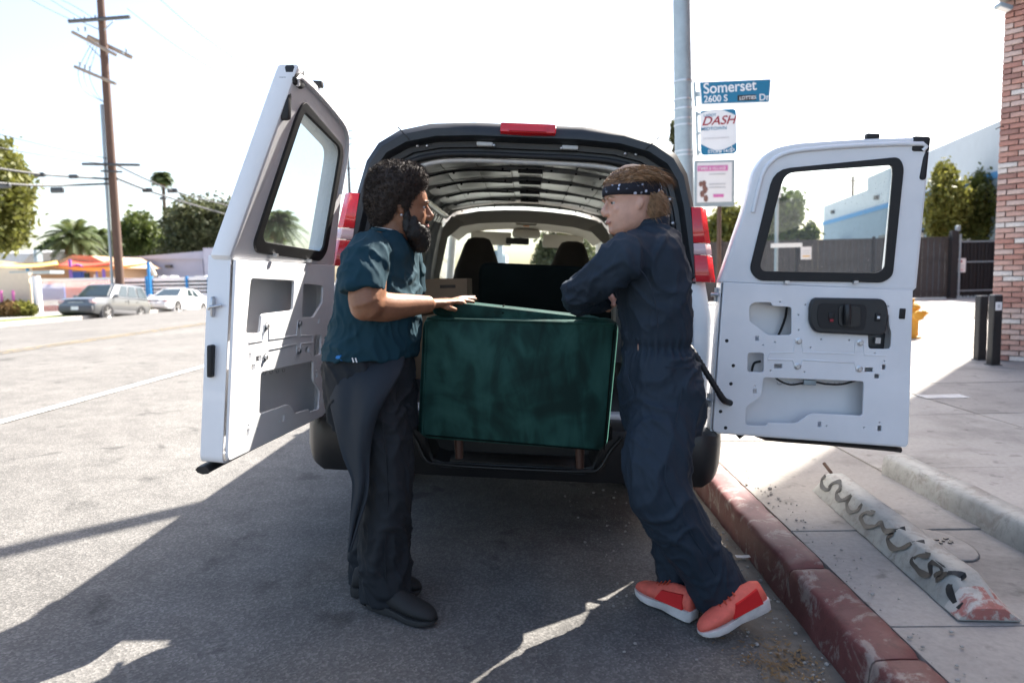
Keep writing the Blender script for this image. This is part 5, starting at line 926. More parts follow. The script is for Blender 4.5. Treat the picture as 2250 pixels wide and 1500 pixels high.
    if sg > 0: lipp = [(UT + .004, ztop - .02), (ue(1.6) + .004, 1.6), (UM + .006, ZC), (UF + .006, ZB + .01)]; bm = bmesh.new(); bm_tube(bm, [P3(u, z, .03) for u, z in lipp], [(.024, .010)] * 4, 8); from_bm('edge_seal', bm, 'rubber', d_, True, True, 50)
    bm = bmesh.new(); bm_tube(bm, smooth_path([P3(u, z, .01) for u, z in ((.16, ZB - .012), (.22, ZB + .03), (.30, ZB - .008), (.6, ZB - .016), (UF - .06, ZB - .026), (UF, ZB - .03))], 3), [(.03, .016)] * 16, 8); from_bm('bottom_seal', bm, 'rubber', d_, True, True, 50)
    bm = bmesh.new()
    for u, z, w, h in ((UT - .03, ztop - .02, .08, .07), (UT - .003, ztop - .10, .03, .16)): bm_box(bm, P3(u, z, .055), (w, .05, h), Matrix(((U.x, N.x, 0), (U.y, N.y, 0), (0, 0, 1))).to_3x3(), .012)
    from_bm('top_latch', bm, 'rubber', d_, True, True, 40); box('top_stop', P3(UT - .24, ztop + .012, .05), (.06, .03, .025), 'rubber', d_, True, None, .006)
    for z in (.74, 1.27): tube('hinge', [P3(-.02, z, .02), P3(.035, z, .05)], .010, 'zinc', d_, True); tube('hinge_pin', [P3(.0, z - .035, .02), P3(.0, z + .035, .02)], .008, 'zinc', d_, True)
    bm = bmesh.new()
    for u, z in ((.05, 1.05), (.045, .70), (.09, .93), (.085, .84), (.075, .62)): bmesh.ops.create_icosphere(bm, subdivisions=2, radius=.011, matrix=Matrix.Translation(P3(u, z, .078)))
    from_bm('grommet', bm, 'rubber', d_, True, True)
    u, z = .5, 1.0
    for k in range(6): uu, zz = z5(790 + k * 100, 868); bm = bmesh.new(); bm_tube(bm, [P3(uu + .012 * math.cos(a), zz + .012 * math.sin(a), .012) for a in np.linspace(math.pi, 2 * math.pi, 7)], .002, 5); from_bm('retainer', bm, 'zinc', d_, True)
    if sg > 0:
        hp_ = round_poly([z5(*p) for p in ((1015, 142), (1600, 152), (1625, 260), (1600, 420), (1540, 434), (1030, 408), (990, 330), (992, 200))], .03); h_ = plate('handle_panel', [hp_], .03, 'black_trim', M0(.12), d_, True, .008)
        # third level: pieces of the handle panel
        hb = lambda nm, x, y, w, h, n_, m, th=.012, bv=.004: box(nm, P3(*z5(x, y), n_), (w, th, h), m, h_, True, Matrix(((U.x, N.x, 0), (U.y, N.y, 0), (0, 0, 1))), bv)
        plate('panel_recess', [round_poly([z5(*p) for p in ((1050, 175), (1440, 185), (1450, 260), (1430, 400), (1060, 385), (1035, 300))], .02)], .004, 'rubber', M0(.136), h_, True, .001); plate('handle_cup', [round_poly([z5(*p) for p in ((1215, 200), (1390, 205), (1392, 360), (1350, 375), (1215, 360))], .015)], .008, 'bumper_plastic', M0(.139), h_, True, .002)
        tube('lever', [P3(*z5(1282, 190), .125), P3(*z5(1275, 270), .137), P3(*z5(1278, 350), .125)], [(.016, .012), (.018, .014), (.018, .012)], 'bumper_plastic', h_, True, 10)
        hb('lock_button', 1155, 282, .030, .032, .115, 'rubber'); hb('red_marker', 1152, 318, .016, .012, .121, 'sign_red', .006, .001); hb('window_switch', 1542, 292, .024, .038, .115, 'rubber'); hb('switch_icon', 1543, 293, .012, .012, .122, 'sign_white', .004, .001)
        tube('cable', smooth_path([P3(*z5(*p), .05) for p in ((700, 790), (760, 840), (850, 872), (950, 860), (1060, 850), (1150, 866), (1290, 868), (1440, 825))], 4), .005, 'rubber', d_, True, 6); box('connector', P3(*z5(1010, 852), .052), (.06, .02, .026), 'galvanised', d_, True, None, .004)
        tube('cable', smooth_path([P3(*z5(*p), .04) for p in ((840, 200), (825, 300), (790, 400), (765, 455))], 4), .006, 'rubber', d_, True, 6); tube('cable', smooth_path([P3(*z5(*p), .04) for p in ((612, 680), (565, 690), (545, 720), (535, 765))], 4), .006, 'rubber', d_, True, 6)
        box('latch_gear', P3(*z5(1590, 500), .04), (.09, .03, .08), 'dark_metal', d_, True, None, .006); box('latch_plate', P3(*z5(1585, 495), .06), (.025, .01, .028), 'zinc', d_, True); box('edge_latch', P3(*z5(1772, 265), .075), (.028, .03, .05), 'rubber', d_, True, None, .004)
    else:
        u, z = ue(1.155) + .002, 1.155; box('striker', P3(u, z - .0, .03), (.014, .04, .075), 'zinc', d_, True, None, .01); tube('striker_loop', [P3(u + .008, z - .008, .015), P3(u + .022, z, .03), P3(u + .008, z + .008, .045)], .006, 'zinc', d_, True, 8)
        o = box('edge_latch', P3(ue(.955) + .004, .955, .034), (.02, .05, .12), 'rubber', d_, True, None, .006)
    return d_
build_door(1, 177); build_door(-1, 98)
# wiring hose from the pillar to the right door
pts = [vl(W(x, y, d)) for x, y, d in ((1500, 742, 3.40), (1525, 775, 3.31), (1550, 815, 3.28), (1575, 855, 3.28), (1590, 878, 3.29), (1604, 885, 3.34))]; sp = smooth_path(pts, 10); tube('wiring_hose', sp, [.013 + (.0028 if i % 2 else 0) if i < 34 else .016 for i in range(len(sp))], 'rubber', van, True, 10)

# ================================================================== CARGO
SY = 2.72
sofa = empty('armchair', W(1140, 960, 2.9), 'green velvet armchair sticking out of the van between the two men', 'armchair')
def sfq(px, py): return W(px, py, SY)
tl_, tr_, br_, bl_ = sfq(925, 692), sfq(1362, 706), sfq(1338, 999), sfq(916, 962); fwd = Vector((0.0, 1, .0))
def sofa_block(name, q, L, y0=0., r=.05, m='green_velvet', parent=sofa, puff=0.):
    rings = []; cen = sum(q, Vector()) / 4
    for s, k in ((0, .92), (.006, .955), (.018, .982), (.045, 1.0), (L * .5, 1.0 + puff), (L - .045, 1.0), (L - .018, .982), (L - .006, .955), (L, .92)):
        o = cen + fwd * (y0 + s); uq = [(cen + (p - cen) * k) for p in q]; ex = (q[1] - q[0]).normalized(); ez = (q[0] - q[3]).normalized()
        rp = round_poly([((p - cen).dot(ex), (p - cen).dot(ez)) for p in uq], r, 4); rings.append([o + ex * p.x + ez * p.y for p in rp])
    bm = bmesh.new(); bm_loft(bm, rings); return from_bm(name, bm, m, parent, smooth=True, auto=60)
sofa_block('arm', [tl_, tr_, br_, bl_], .17)
up = Vector((0, 0, 1)); a = tl_.lerp(tr_, .045); b = tl_.lerp(tr_, .92)
q = [a + up * .040, b + up * .030, b - up * .03, a - up * .03]; sofa_block('arm_bolster', q, .22, .035, .03, puff=.03)
tube('piping', [tl_.lerp(tr_, k) + Vector((0, -.003, -.012 - .0 * k)) for k in (.03, .3, .6, .97)], .0045, 'green_velvet', sofa); tube('piping', [br_.lerp(tr_, k) + Vector((-.022, -.004, 0)) for k in (.04, .5, .94)], .0025, 'dark_velvet', sofa); tube('piping', [bl_.lerp(br_, k) + Vector((0, -.003, .016)) for k in (.05, .5, .95)], .0025, 'dark_velvet', sofa); tube('piping', [bl_.lerp(tl_, k) + Vector((.022, -.004, 0)) for k in (.03, .5, .95)], .0035, 'green_velvet', sofa)
seam = a.lerp(b, .42) + Vector((0, .04, .036)); tube('seam', [seam + Vector((0, -.008, -.02)), seam + Vector((0, .04, .006)), seam + Vector((0, .17, .006))], .003, 'dark_velvet', sofa)
q = [bl_.lerp(tl_, .55) + Vector((.03, 0, 0)), br_.lerp(tr_, .55) - Vector((.16, 0, 0)), br_ - Vector((.16, 0, 0)), bl_ + Vector((.03, 0, 0))]; sofa_block('seat', q, .46, .17); q = [tr_ - Vector((.17, 0, .07)), tr_ + Vector((-.01, 0, -.07)), br_ + Vector((-.01, 0, 0)), br_ - Vector((.17, 0, 0))]
sofa_block('backrest', q, .46, .17); q = [p - Vector((0, 0, .05)) for p in (tl_, tr_)] + [br_, bl_]; sofa_block('arm', q, .15, .63)
for px, py, y_ in ((1005, 968, .05), (1276, 990, .05), (1005, 968, .70), (1276, 990, .70)):
    p = W(px, py, SY) + fwd * y_; bm = bmesh.new(); bm_tube(bm, [p + Vector((0, 0, .03)), p - Vector((0, 0, .085))], [.021, .017], 14); from_bm('leg', bm, 'wood_leg', sofa, smooth=True, auto=50)
ac = empty('sofa', W(1170, 640, 3.7), 'dark velvet sofa back standing inside the van behind the green armchair', 'sofa'); YC = 3.62
def acq(*pp_): return [W(x, y, YC) for x, y in pp_]
def ac_block(name, q, L):
    global fwd; f0 = fwd; fwd = Vector((0, 1, .0)); o = sofa_block(name, q, L, 0, .06, 'dark_velvet', ac, .02); fwd = f0; return o
ac_block('backrest', acq((1053, 578), (1345, 588), (1345, 745), (1050, 745)), .20); ac_block('seat', [p + Vector((0, .205, 0)) for p in acq((1060, 680), (1340, 684), (1340, 760), (1060, 760))], .55)
bm = bmesh.new(); zf = (VM @ Vector((0, 1.2, .626))).z
for x in (1075, 1325): p = W(x, 745, YC + .1); bm_tube(bm, [p + Vector((0, 0, .05)), Vector((p.x, p.y, zf))], .02, 8)
from_bm('leg', bm, 'wood_leg', ac)
cbx = empty('cardboard_box', W(972, 640, 4.4), 'flat brown cardboard box on the van floor behind the left man', 'box'); a, b = W(900, 614, 4.4), W(1027, 645, 4.4); zb = (VM @ Vector((-.4, 1, .626))).z; box('carton', ((a.x + b.x) / 2, 4.6, (a.z + zb) / 2), (b.x - a.x, .4, a.z - zb), 'cardboard', cbx, bevel=.004); box('tape', ((a.x + b.x) / 2, 4.6, a.z + .001), (.05, .405, .002), 'sail_yellow', cbx); box('printed_mark', ((a.x + b.x) / 2 + .06, 4.398, a.z - .05), (.1, .002, .02), 'bark', cbx)
# ================================================================== PEOPLE
def stack(org, levels, Y, seg=28, yaw=0., p=.85):        # levels: (py, xl, xr, half depth[, Y]) horizontal superellipse rings
    rings = []
    for lv in levels:
        py, xl, xr, ry = lv[:4]; yy = lv[4] if len(lv) > 4 else Y; a, b = W(xl, py, yy), W(xr, py, yy); c = (a + b) / 2; rx = (b.x - a.x) / 2; rg = []
        for k in range(seg):
            t = 2 * math.pi * k / seg; cx, sy = math.cos(t), math.sin(t); x = rx * math.copysign(abs(cx) ** p, cx); y = ry * math.copysign(abs(sy) ** p, sy); rg.append((c.x + x + y * math.sin(yaw), c.y + y * math.cos(yaw), c.z))
        rings.append(rg)
    bm_loft(org.bm, rings)
HEADP = [(.0, .30, .02, .10), (.03, .355, -.05, .17), (.09, .385, -.14, .225), (.16, .382, -.23, .265), (.24, .392, -.32, .29), (.33, .395, -.38, .305), (.42, .385, -.42, .315), (.50, .368, -.45, .325), (.565, .400, -.465, .333), (.64, .402, -.475, .342), (.72, .385, -.475, .345), (.80, .345, -.455, .332), (.88, .265, -.39, .28), (.94, .17, -.29, .21), (.985, .06, -.15, .10), (1.0, .0, -.07, .03)]
def head_pt(hm, z, t, k=1.0, sc=1.0):                     # point on the skull at height z, angle t
    for (z0, f0, b0, w0), (z1, f1, b1, w1) in zip(HEADP, HEADP[1:]):
        if z0 <= z <= z1: q = (z - z0) / (z1 - z0); f, b, w = f0 + (f1 - f0) * q, b0 + (b1 - b0) * q, w0 + (w1 - w0) * q; break
    m_ = (f + b) / 2; r_ = (f - b) / 2; c, s = math.cos(t), math.sin(t)
    return hm @ Vector((m_ + r_ * k * math.copysign(abs(c) ** .9, c), w * k * math.copysign(abs(s) ** .9, s), z * sc))
def head(org, hm):
    bm_loft(org.bm, [[head_pt(hm, z, 2 * math.pi * i / 28) for i in range(28)] for z, *_ in HEADP])
    T = lambda x, y, z: hm @ Vector((x, y, z)); s = hm.to_scale().x
    org.tube([T(.375, 0, .56), T(.425, 0, .47), T(.475, 0, .385), T(.455, 0, .345), T(.39, 0, .33)], [.022 * s, .032 * s, .047 * s, .05 * s, .03 * s], 10)
    for sg in (-1, 1):
        org.ball(T(.425, sg * .045, .355), (.035 * s,) * 3); org.ball(T(.365, sg * .14, .575), (.06 * s, .06 * s, .028 * s), hm.to_3x3().normalized()); org.ball(T(.30, sg * .17, .40), (.06 * s, .06 * s, .06 * s))
        org.ball(T(-.03, sg * .335, .44), (.050 * s, .020 * s, .088 * s), hm.to_3x3().normalized() @ Matrix.Rotation(-.25, 3, 'Y')); org.ball(T(-.055, sg * .355, .47), (.040 * s, .018 * s, .058 * s), hm.to_3x3().normalized())
    for sg in (-1, 1): org.ball(T(.345, sg * .135, .540), (.042 * s, .062 * s, .022 * s), hm.to_3x3().normalized()); org.ball(T(.342, sg * .135, .462), (.038 * s, .060 * s, .018 * s), hm.to_3x3().normalized())
    org.ball(T(.392, 0, .238), (.036 * s, .085 * s, .021 * s), hm.to_3x3().normalized()); org.ball(T(.384, 0, .195), (.036 * s, .075 * s, .024 * s), hm.to_3x3().normalized()); org.ball(T(.36, 0, .075), (.05 * s, .08 * s, .05 * s))
def eyes(hm, body):
    s = hm.to_scale().x
    for sg in (-1, 1):
        c = hm @ Vector((.330, sg * .135, .503)); bm = bmesh.new(); bmesh.ops.create_icosphere(bm, subdivisions=3, radius=.040 * s, matrix=Matrix.Translation(c)); e = from_bm('eye', bm, 'eye_white', body, smooth=True)
        c2 = hm @ Vector((.353, sg * .138, .503)); bm = bmesh.new(); bmesh.ops.create_icosphere(bm, subdivisions=2, radius=.025 * s, matrix=Matrix.Translation(c2)); from_bm('iris', bm, 'eye_dark', e, smooth=True)
        bm = bmesh.new(); bm_tube(bm, smooth_path([hm @ Vector((.405, sg * .05, .572)), hm @ Vector((.405, sg * .14, .60)), hm @ Vector((.345, sg * .22, .58))], 4), [.010 * s, .016 * s, .017 * s, .017 * s, .017 * s, .015 * s, .012 * s, .010 * s, .006 * s], 8); from_bm('eyebrow', bm, 'hair_black' if body.get('dark') else 'hair_sandy', body, smooth=True)
def folds(amp, fz=13., fx=6., big=.5, seed=0., cuff=None):
    def f(co, n):
        w = 2.4 * noise.noise(co * 4.3 + Vector((seed, 0, 0))); a = noise.noise(Vector((co.x * fx + seed, co.y * fx, co.z * fz + w))); b = noise.noise(Vector((co.x * 19 + co.z * 11 + seed, co.y * 16, co.z * 9 - co.x * 8 + w))); c = noise.noise(co * 3.1 + Vector((seed, 0, 0)))
        r1 = (1 - min(1, abs(a) * 3.0)) ** 1.4; r2 = (1 - min(1, abs(b) * 3.2)) ** 1.5
        k = 0 if cuff is None else math.exp(-max(0, co.z - cuff) / .13) * (.010 * noise.noise(Vector((co.x * 5 + seed, co.y * 5, co.z * 34 + 3 * noise.noise(co * 9)))) + .004)
        return amp * (r1 * 1.35 + r2 * .65 - .72 + c * big) + k
    return f
def shoe(person, toe, heel, m_up, m_sole, wid=.047, sole_h=.026, panel=None, lace=None, ankle=.096, socks=None):
    toe, heel = Vector(toe), Vector(heel); ax_ = toe - heel; L = ax_.length; ax_.normalize(); sd_ = ax_.cross(Vector((0, 0, 1))).normalized(); up_v = sd_.cross(ax_).normalized()
    prof = [(0, .55, .055), (.03, .74, .085), (.12, .80, ankle), (.24, .82, ankle), (.36, .84, .092), (.50, .90, .074), (.66, 1.0, .060), (.80, .97, .050), (.91, .76, .040), (.975, .48, .028), (1.0, .20, .018)]
    rings = []
    for s, w, h in prof:
        c = heel + ax_ * (s * L) + up_v * (sole_h * .8); rg = []
        for k in range(16):
            t = 2 * math.pi * k / 16; x, y = math.cos(t), math.sin(t); yy = h * (.5 + .5 * y) if y > -1 else 0; nar = 1 - .38 * max(0, y) ** 1.5 * (1 if s < .6 else .5); rg.append(c + sd_ * (wid * w * nar * math.copysign(abs(x) ** .75, x)) + up_v * yy)
        rings.append(rg)
    bm = bmesh.new(); bm_loft(bm, rings); sh = from_bm('shoe', bm, m_up, person, smooth=True, auto=70)
    bm = bmesh.new(); sp = [(-.025, .50, .012), (0, .72, 0), (.06, .88, 0), (.25, .90, 0), (.45, .88, .004), (.68, 1.06, 0), (.82, 1.02, .002), (.93, .80, .008), (.99, .48, .014), (1.015, .15, .02)]
    rr = []
    for s, w, lift in sp:
        c = heel + ax_ * (s * L); hh = sole_h * (1.45 if s < .3 else 1.15 if s < .6 else .95); rr.append([c + sd_ * (wid * w * a) + up_v * z for a, z in ((-.92, lift), (-1.02, lift + hh * .4), (-.97, hh), (.97, hh), (1.02, lift + hh * .4), (.92, lift))])
    bm_loft(bm, rr); from_bm('sole', bm, m_sole, sh, smooth=True, auto=40)
    if panel:
        for sg in (-1, 1):
            vs = [heel + ax_ * (s * L) + sd_ * (sg * wid * w) + up_v * (sole_h * .9 + h) for s, w, h in ((.10, .93, .016), (.56, 1.03, .014), (.46, .90, .058), (.12, .80, .074))]; vs2 = [v - sd_ * sg * .012 for v in vs]; mesh('side_panel', vs + vs2, [(0, 1, 2, 3), (7, 6, 5, 4), (0, 4, 5, 1), (1, 5, 6, 2), (2, 6, 7, 3), (3, 7, 4, 0)], panel, sh)
    if lace:
        for s in (.42, .49, .56, .63): c = heel + ax_ * (s * L) + up_v * (sole_h * .8 + .094 - (s - .4) * .14); tube('lace', [c - sd_ * wid * .42 - up_v * .008, c + up_v * .002, c + sd_ * wid * .42 - up_v * .008], .0032, lace, sh, seg=6)
    return sh
def hand(org, wrist, palm_end, tips, wv, thumb=None, r=.0085):         # wv: vector across the palm
    wrist, palm_end, wv = Vector(wrist), Vector(palm_end), Vector(wv).normalized(); d = (palm_end - wrist)
    nrm = d.normalized().cross(wv)
    rings = []
    for s, w, h in ((-.12, .026, .023), (.1, .032, .022), (.45, .044, .019), (.8, .047, .017), (1.0, .043, .014)):
        c = wrist + d * s; rings.append([c + wv * (w * math.cos(t)) + nrm * (h * math.sin(t)) for t in np.linspace(0, 2 * math.pi, 16, endpoint=False)])
    bm_loft(org.bm, rings)
    for i, tip in enumerate(tips):
        b = palm_end - d * .1 + wv * (.031 - .0205 * i); tip = Vector(tip); m_ = b.lerp(tip, .5) + Vector((0, 0, .006)); org.tube([b, b.lerp(m_, .6), m_, m_.lerp(tip, .5), tip], [r * 1.05, r, r * 1.02, r * .92, r * .72], 10)
    if thumb: org.tube([wrist + d * .3 + wv * .03, *[Vector(t) for t in thumb]], [r * 1.5, r * 1.25, r * .9][:1 + len(thumb)], 10)
def fuzz(name, pts, nrm, L, w, m, parent, seed=0, curl=.6):            # thousands of tiny crimped tufts standing off a surface
    rg = random.Random(seed); vs, fs = [], []
    for p, n in zip(pts, nrm):
        d = (n + Vector((rg.uniform(-1, 1), rg.uniform(-1, 1), rg.uniform(-1, 1))) * curl).normalized(); s = d.cross(Vector((rg.uniform(-1, 1), rg.uniform(-1, 1), rg.uniform(-1, 1)))).normalized() * w; l = L * rg.uniform(.5, 1.2); k = len(vs); q = p + d * l * .5 + s * rg.uniform(-1.5, 1.5)
        vs += [p - s, p + s, q + s * .8, q - s * .8, p + d * l]; fs += [(k, k + 1, k + 2, k + 3), (k + 3, k + 2, k + 4)]
    return mesh(name, vs, fs, m, parent)

# ------------------------------------------------------------------ man in the teal shirt (left)
base = G(865, 1340, zr(-.5)); ml = empty('person', base, 'bearded person in teal t-shirt and dark trousers resting a hand on the green armchair', 'person')
YL = 2.68
hs_ = .238; zc = W(905, 522, YL).z; ear = W(880, 455, YL); hm1 = Matrix.Translation(Vector((ear.x, YL, zc))) @ Matrix.Rotation(R(10), 4, 'Z') @ Matrix.Rotation(R(4), 4, 'Y') @ Matrix.Diagonal((hs_, hs_, hs_, 1))
og = Org(); head(og, hm1)
og.tube([W(853, 560, YL), W(862, 520, YL), W(873, 470, YL)], [(.078, .078), (.066, .068), (.062, .066)], 18)
sh_, el_, wr_ = W(806, 575, 2.50), W(795, 678, 2.43), W(945, 668, 2.66)
og.tube([sh_, sh_.lerp(el_, .55) + Vector((.012, 0, 0)), el_ + Vector((.016, 0, .022)), el_.lerp(wr_, .16) + Vector((0, 0, .012)), el_.lerp(wr_, .35), el_.lerp(wr_, .7), wr_], [.074, .068, .062, .060, .055, .043, .033], 18, sm=4)
og.ball(el_ + Vector((.008, 0, .006)), .050)
pe = W(996, 662, 2.775); hand(og, wr_, pe, [W(1045, 653, 2.90), W(1047, 657, 2.86), W(1043, 664, 2.82), W(1028, 672, 2.78)], Vector((-.55, .83, .0)), None, .0105)
og.tube([W(962, 664, 2.70), W(985, 676, 2.70), W(1003, 681, 2.73)], [.016, .012, .009], 10)
og.tube([W(885, 570, 2.86), W(890, 680, 2.98), W(985, 668, 3.05)], [.07, .058, .034], 14)
stack(og, [(545, 790, 895, .14), (620, 770, 895, .14), (780, 740, 890, .13)], YL)
bodyL = og.done('body', .0045, 4, 'skin_brown', ml); bodyL['dark'] = 1; eyes(hm1, bodyL)
bm = bmesh.new(); bm_tube(bm, [hm1 @ Vector((.405, y, .216 - abs(y) * .15)) for y in (-.1, -.04, 0, .04, .1)], [.004, .008, .009, .008, .004], 8); from_bm('lips', bm, 'lip', bodyL, smooth=True)
bm = bmesh.new(); bmesh.ops.create_icosphere(bm, subdivisions=2, radius=.0055, matrix=Matrix.Translation(hm1 @ Vector((-.01, -.37, .335)))); from_bm('ear_stud', bm, 'alloy', ml, smooth=True)
# afro and beard
def hair_blob(name, blobs, voxel, m, parent, nf, L, w, seed, disp=.006, keep=None):
    o_ = Org()
    for c, r, rot_ in blobs: o_.ball(c, r, rot_)
    h_ = o_.done(name, voxel, 2, m, parent, lambda co, n: disp * (noise.noise(co * 55) + .6 * noise.noise(co * 110)))
    rg = random.Random(seed); polys = [p for p in h_.data.polygons]; pts, nr = [], []
    for i in range(nf): p = rg.choice(polys); pts.append(p.center - p.normal * .004); nr.append(p.normal)
    fuzz('curls', pts, nr, L, w, m, h_, seed); return h_
rh = hm1.to_3x3().normalized()
T1 = lambda x, y, z: hm1 @ Vector((x, y, z))
hair_blob('hair', [(T1(-.13, 0, .79), (.114, .113, .104), rh), (T1(-.25, 0, .60), (.088, .101, .101), rh), (T1(-.30, 0, .42), (.060, .085, .075), rh), (T1(.06, 0, .95), (.078, .092, .064), rh), (T1(.02, -.30, .62), (.030, .018, .060), rh), (T1(.02, .30, .62), (.030, .018, .060), rh)], .006, 'hair_black', ml, 20000, .016, .0010, 3)
hair_blob('beard', [(T1(.27, 0, .045), (.047, .058, .052), rh), (T1(.30, 0, -.04), (.040, .046, .044), rh), (T1(.19, -.235, .12), (.034, .018, .040), rh), (T1(.19, .235, .12), (.034, .018, .040), rh), (T1(.07, -.29, .26), (.016, .010, .055), rh), (T1(.07, .29, .26), (.016, .010, .055), rh), (T1(.15, -.262, .17), (.028, .012, .050), rh), (T1(.15, .262, .17), (.028, .012, .050), rh), (T1(.385, -.05, .272), (.010, .016, .006), rh), (T1(.385, .05, .272), (.010, .016, .006), rh), (T1(.31, -.15, .13), (.020, .022, .026), rh), (T1(.31, .15, .13), (.020, .022, .026), rh)], .004, 'beard_black', ml, 7000, .010, .0009, 4, .003)
# clothes
og = Org(); stack(og, [(512, 822, 892, .085), (522, 805, 897, .13), (535, 786, 903, .175), (560, 768, 909, .20), (600, 757, 914, .205), (650, 748, 917, .20), (700, 738, 917, .192), (745, 726, 916, .188), (775, 716, 914, .190), (786, 714, 912, .190)], YL, yaw=.12)
og.tube([W(822, 545, 2.56), W(803, 575, 2.485), W(796, 610, 2.455), W(797, 641, 2.445)], [.080, .086, .086, .084], 18); og.tube([W(880, 550, 2.82), W(888, 600, 2.90), W(888, 640, 2.94)], [.085, .09, .085], 16)
shirt = og.done('t_shirt', .007, 5, 'teal_shirt', ml, folds(.008, 8, 6, .5, 1.))
bm = bmesh.new(); bm_tube(bm, [Vector((W(857, 514, YL).x + .066 * math.cos(t), YL + .075 * math.sin(t), W(857, 511 + 9 * math.cos(t), YL).z)) for t in np.linspace(0, 2 * math.pi, 25)], .007, 8); from_bm('collar', bm, 'teal_shirt', shirt, smooth=True)
bm = bmesh.new(); bm_tube(bm, [Vector((W(860, 507, YL).x + .064 * math.cos(t), YL + .070 * math.sin(t), W(857, 506 + 8 * math.cos(t), YL).z)) for t in np.linspace(0, 2 * math.pi, 25)], .0022, 6); from_bm('necklace', bm, 'alloy', ml, smooth=True)
og = Org(); stack(og, [(768, 722, 904, .165), (800, 716, 906, .18), (850, 718, 908, .185), (900, 728, 910, .18), (940, 745, 910, .15)], YL, yaw=.1)
kn = [W(818, 870, 2.60), W(842, 960, 2.585), W(852, 1060, 2.57), W(846, 1170, 2.565), W(846, 1250, 2.57), W(853, 1312, 2.575)]; og.tube(kn, [(.115, .12), (.114, .115), (.105, .105), (.096, .10), (.097, .10), (.096, .10)], 18, sm=3)
kf = [W(815, 870, 2.78), W(835, 1000, 2.80), W(835, 1100, 2.80), W(815, 1220, 2.80), W(812, 1296, 2.80)]; og.tube(kf, [.115, .105, .098, .092, .092], 18, sm=3)
tr_o = og.done('trousers', .008, 5, 'charcoal_cloth', ml, folds(.0105, 4.5, 7, .5, 4., .0))
rows = [(772, 722, 890, .17), (800, 714, 892, .10), (850, 716, 866, .03), (900, 727, 832, 0), (960, 741, 817, .01), (1007, 752, 813, .015), (1040, 768, 812, .02), (1060, 775, 811, .02), (1094, 772, 809, .025), (1144, 769, 790, .03), (1190, 767, 777, .03), (1214, 765, 768, .03)]
vs = []; nn_ = 12
for j, (py, xl, xr, out) in enumerate(rows):
    for i in range(nn_ + 1):
        u = i / nn_; x = xl + (xr - xl) * u; cx = (x - 808) / 100.; y = 2.415 + .17 * max(0, -cx) ** 2 + .06 * max(0, cx) ** 2 + out - .012 * math.sin(u * 9 + j * .5) - .022 * noise.noise(Vector((x * .03, py * .012, 3))) - .012 * noise.noise(Vector((x * .08 + py * .02, py * .02, 8))); vs.append(W(x, py, y))
o = mesh('tied_sleeve', vs, [(j * (nn_ + 1) + i, j * (nn_ + 1) + i + 1, (j + 1) * (nn_ + 1) + i + 1, (j + 1) * (nn_ + 1) + i) for j in range(len(rows) - 1) for i in range(nn_)], 'tied_cloth', ml, smooth=True); md = o.modifiers.new('s', 'SOLIDIFY'); md.thickness = .008; md.offset = 0; md2 = o.modifiers.new('b', 'SUBSURF'); md2.levels = 1; md2.render_levels = 1
tube('underwear_band', smooth_path([W(752, 786, 2.50), W(730, 784, 2.55), W(715, 782, 2.64), W(713, 781, 2.74)], 5), [.011] * 16, 'blue_underwear', ml, seg=10)
for x in (774, 781): tube('belt_stitch', [W(x, 786, 2.462), W(x + 3, 796, 2.462)], .0025, 'sign_white', ml, seg=6)
tube('side_seam', smooth_path([W(x, y, d) for x, y, d in ((838, 900, 2.455), (848, 1000, 2.465), (852, 1100, 2.468), (846, 1200, 2.468), (850, 1300, 2.475))], 5), .0024, 'charcoal_cloth', tr_o, seg=6)
zl = zr(-.5) + .002
def on_road(px, py): p = G(px, py, zl); p.z = zr(p.x) + .004; return p
shoe(ml, on_road(956, 1372), on_road(818, 1332), 'black_shoe', 'black_sole', .050); shoe(ml, on_road(925, 1303), on_road(775, 1310), 'black_shoe', 'black_sole', .050)

# ------------------------------------------------------------------ man in navy coveralls (right)
base = G(1520, 1380, zr(.6)); mr_ = empty('person', base, 'person in navy coveralls and orange trainers leaning on the green armchair', 'person'); YR = 2.64
hs_ = .236; zc = W(1345, 514, YR).z; ear = W(1390, 460, YR); hm2 = Matrix.Translation(Vector((ear.x, YR, zc))) @ Matrix.Rotation(R(180 + 14), 4, 'Z') @ Matrix.Rotation(R(5), 4, 'Y') @ Matrix.Diagonal((hs_, hs_, hs_, 1))
og = Org(); head(og, hm2); T2 = lambda x, y, z: hm2 @ Vector((x, y, z)); rh2 = hm2.to_3x3().normalized()
og.tube([W(1425, 545, 2.66), W(1415, 515, 2.66), W(1402, 470, 2.65)], [(.075, .075), (.062, .062), (.060, .062)], 18)
stack(og, [(545, 1370, 1480, .13), (700, 1385, 1505, .13), (850, 1390, 1510, .13)], 2.64)
e2 = W(1263, 652, 2.66); w2 = W(1322, 664, 2.80); og.tube([W(1395, 565, 2.50), e2, w2], [.055, .045, .03], 12); hand(og, w2, W(1342, 662, 2.80), [W(1349, 655, 2.77), W(1354, 660, 2.765), W(1355, 667, 2.76), W(1352, 672, 2.755)], Vector((0, .3, .95)), None, .008)
og.tube([W(1450, 840, 2.62), W(1445, 1050, 2.50), W(1530, 1215, 2.51), W(1585, 1290, 2.54), W(1600, 1325, 2.545)], [.09, .06, .05, .04, .036], 12)
bodyR = og.done('body', .0045, 4, 'skin_pale', mr_); eyes(hm2, bodyR)
bm = bmesh.new(); bm_tube(bm, [T2(.402, y, .216 - abs(y) * .1) for y in (-.09, -.04, 0, .04, .09)], [.003, .007, .008, .007, .003], 8); from_bm('lips', bm, 'lip', bodyR, smooth=True)
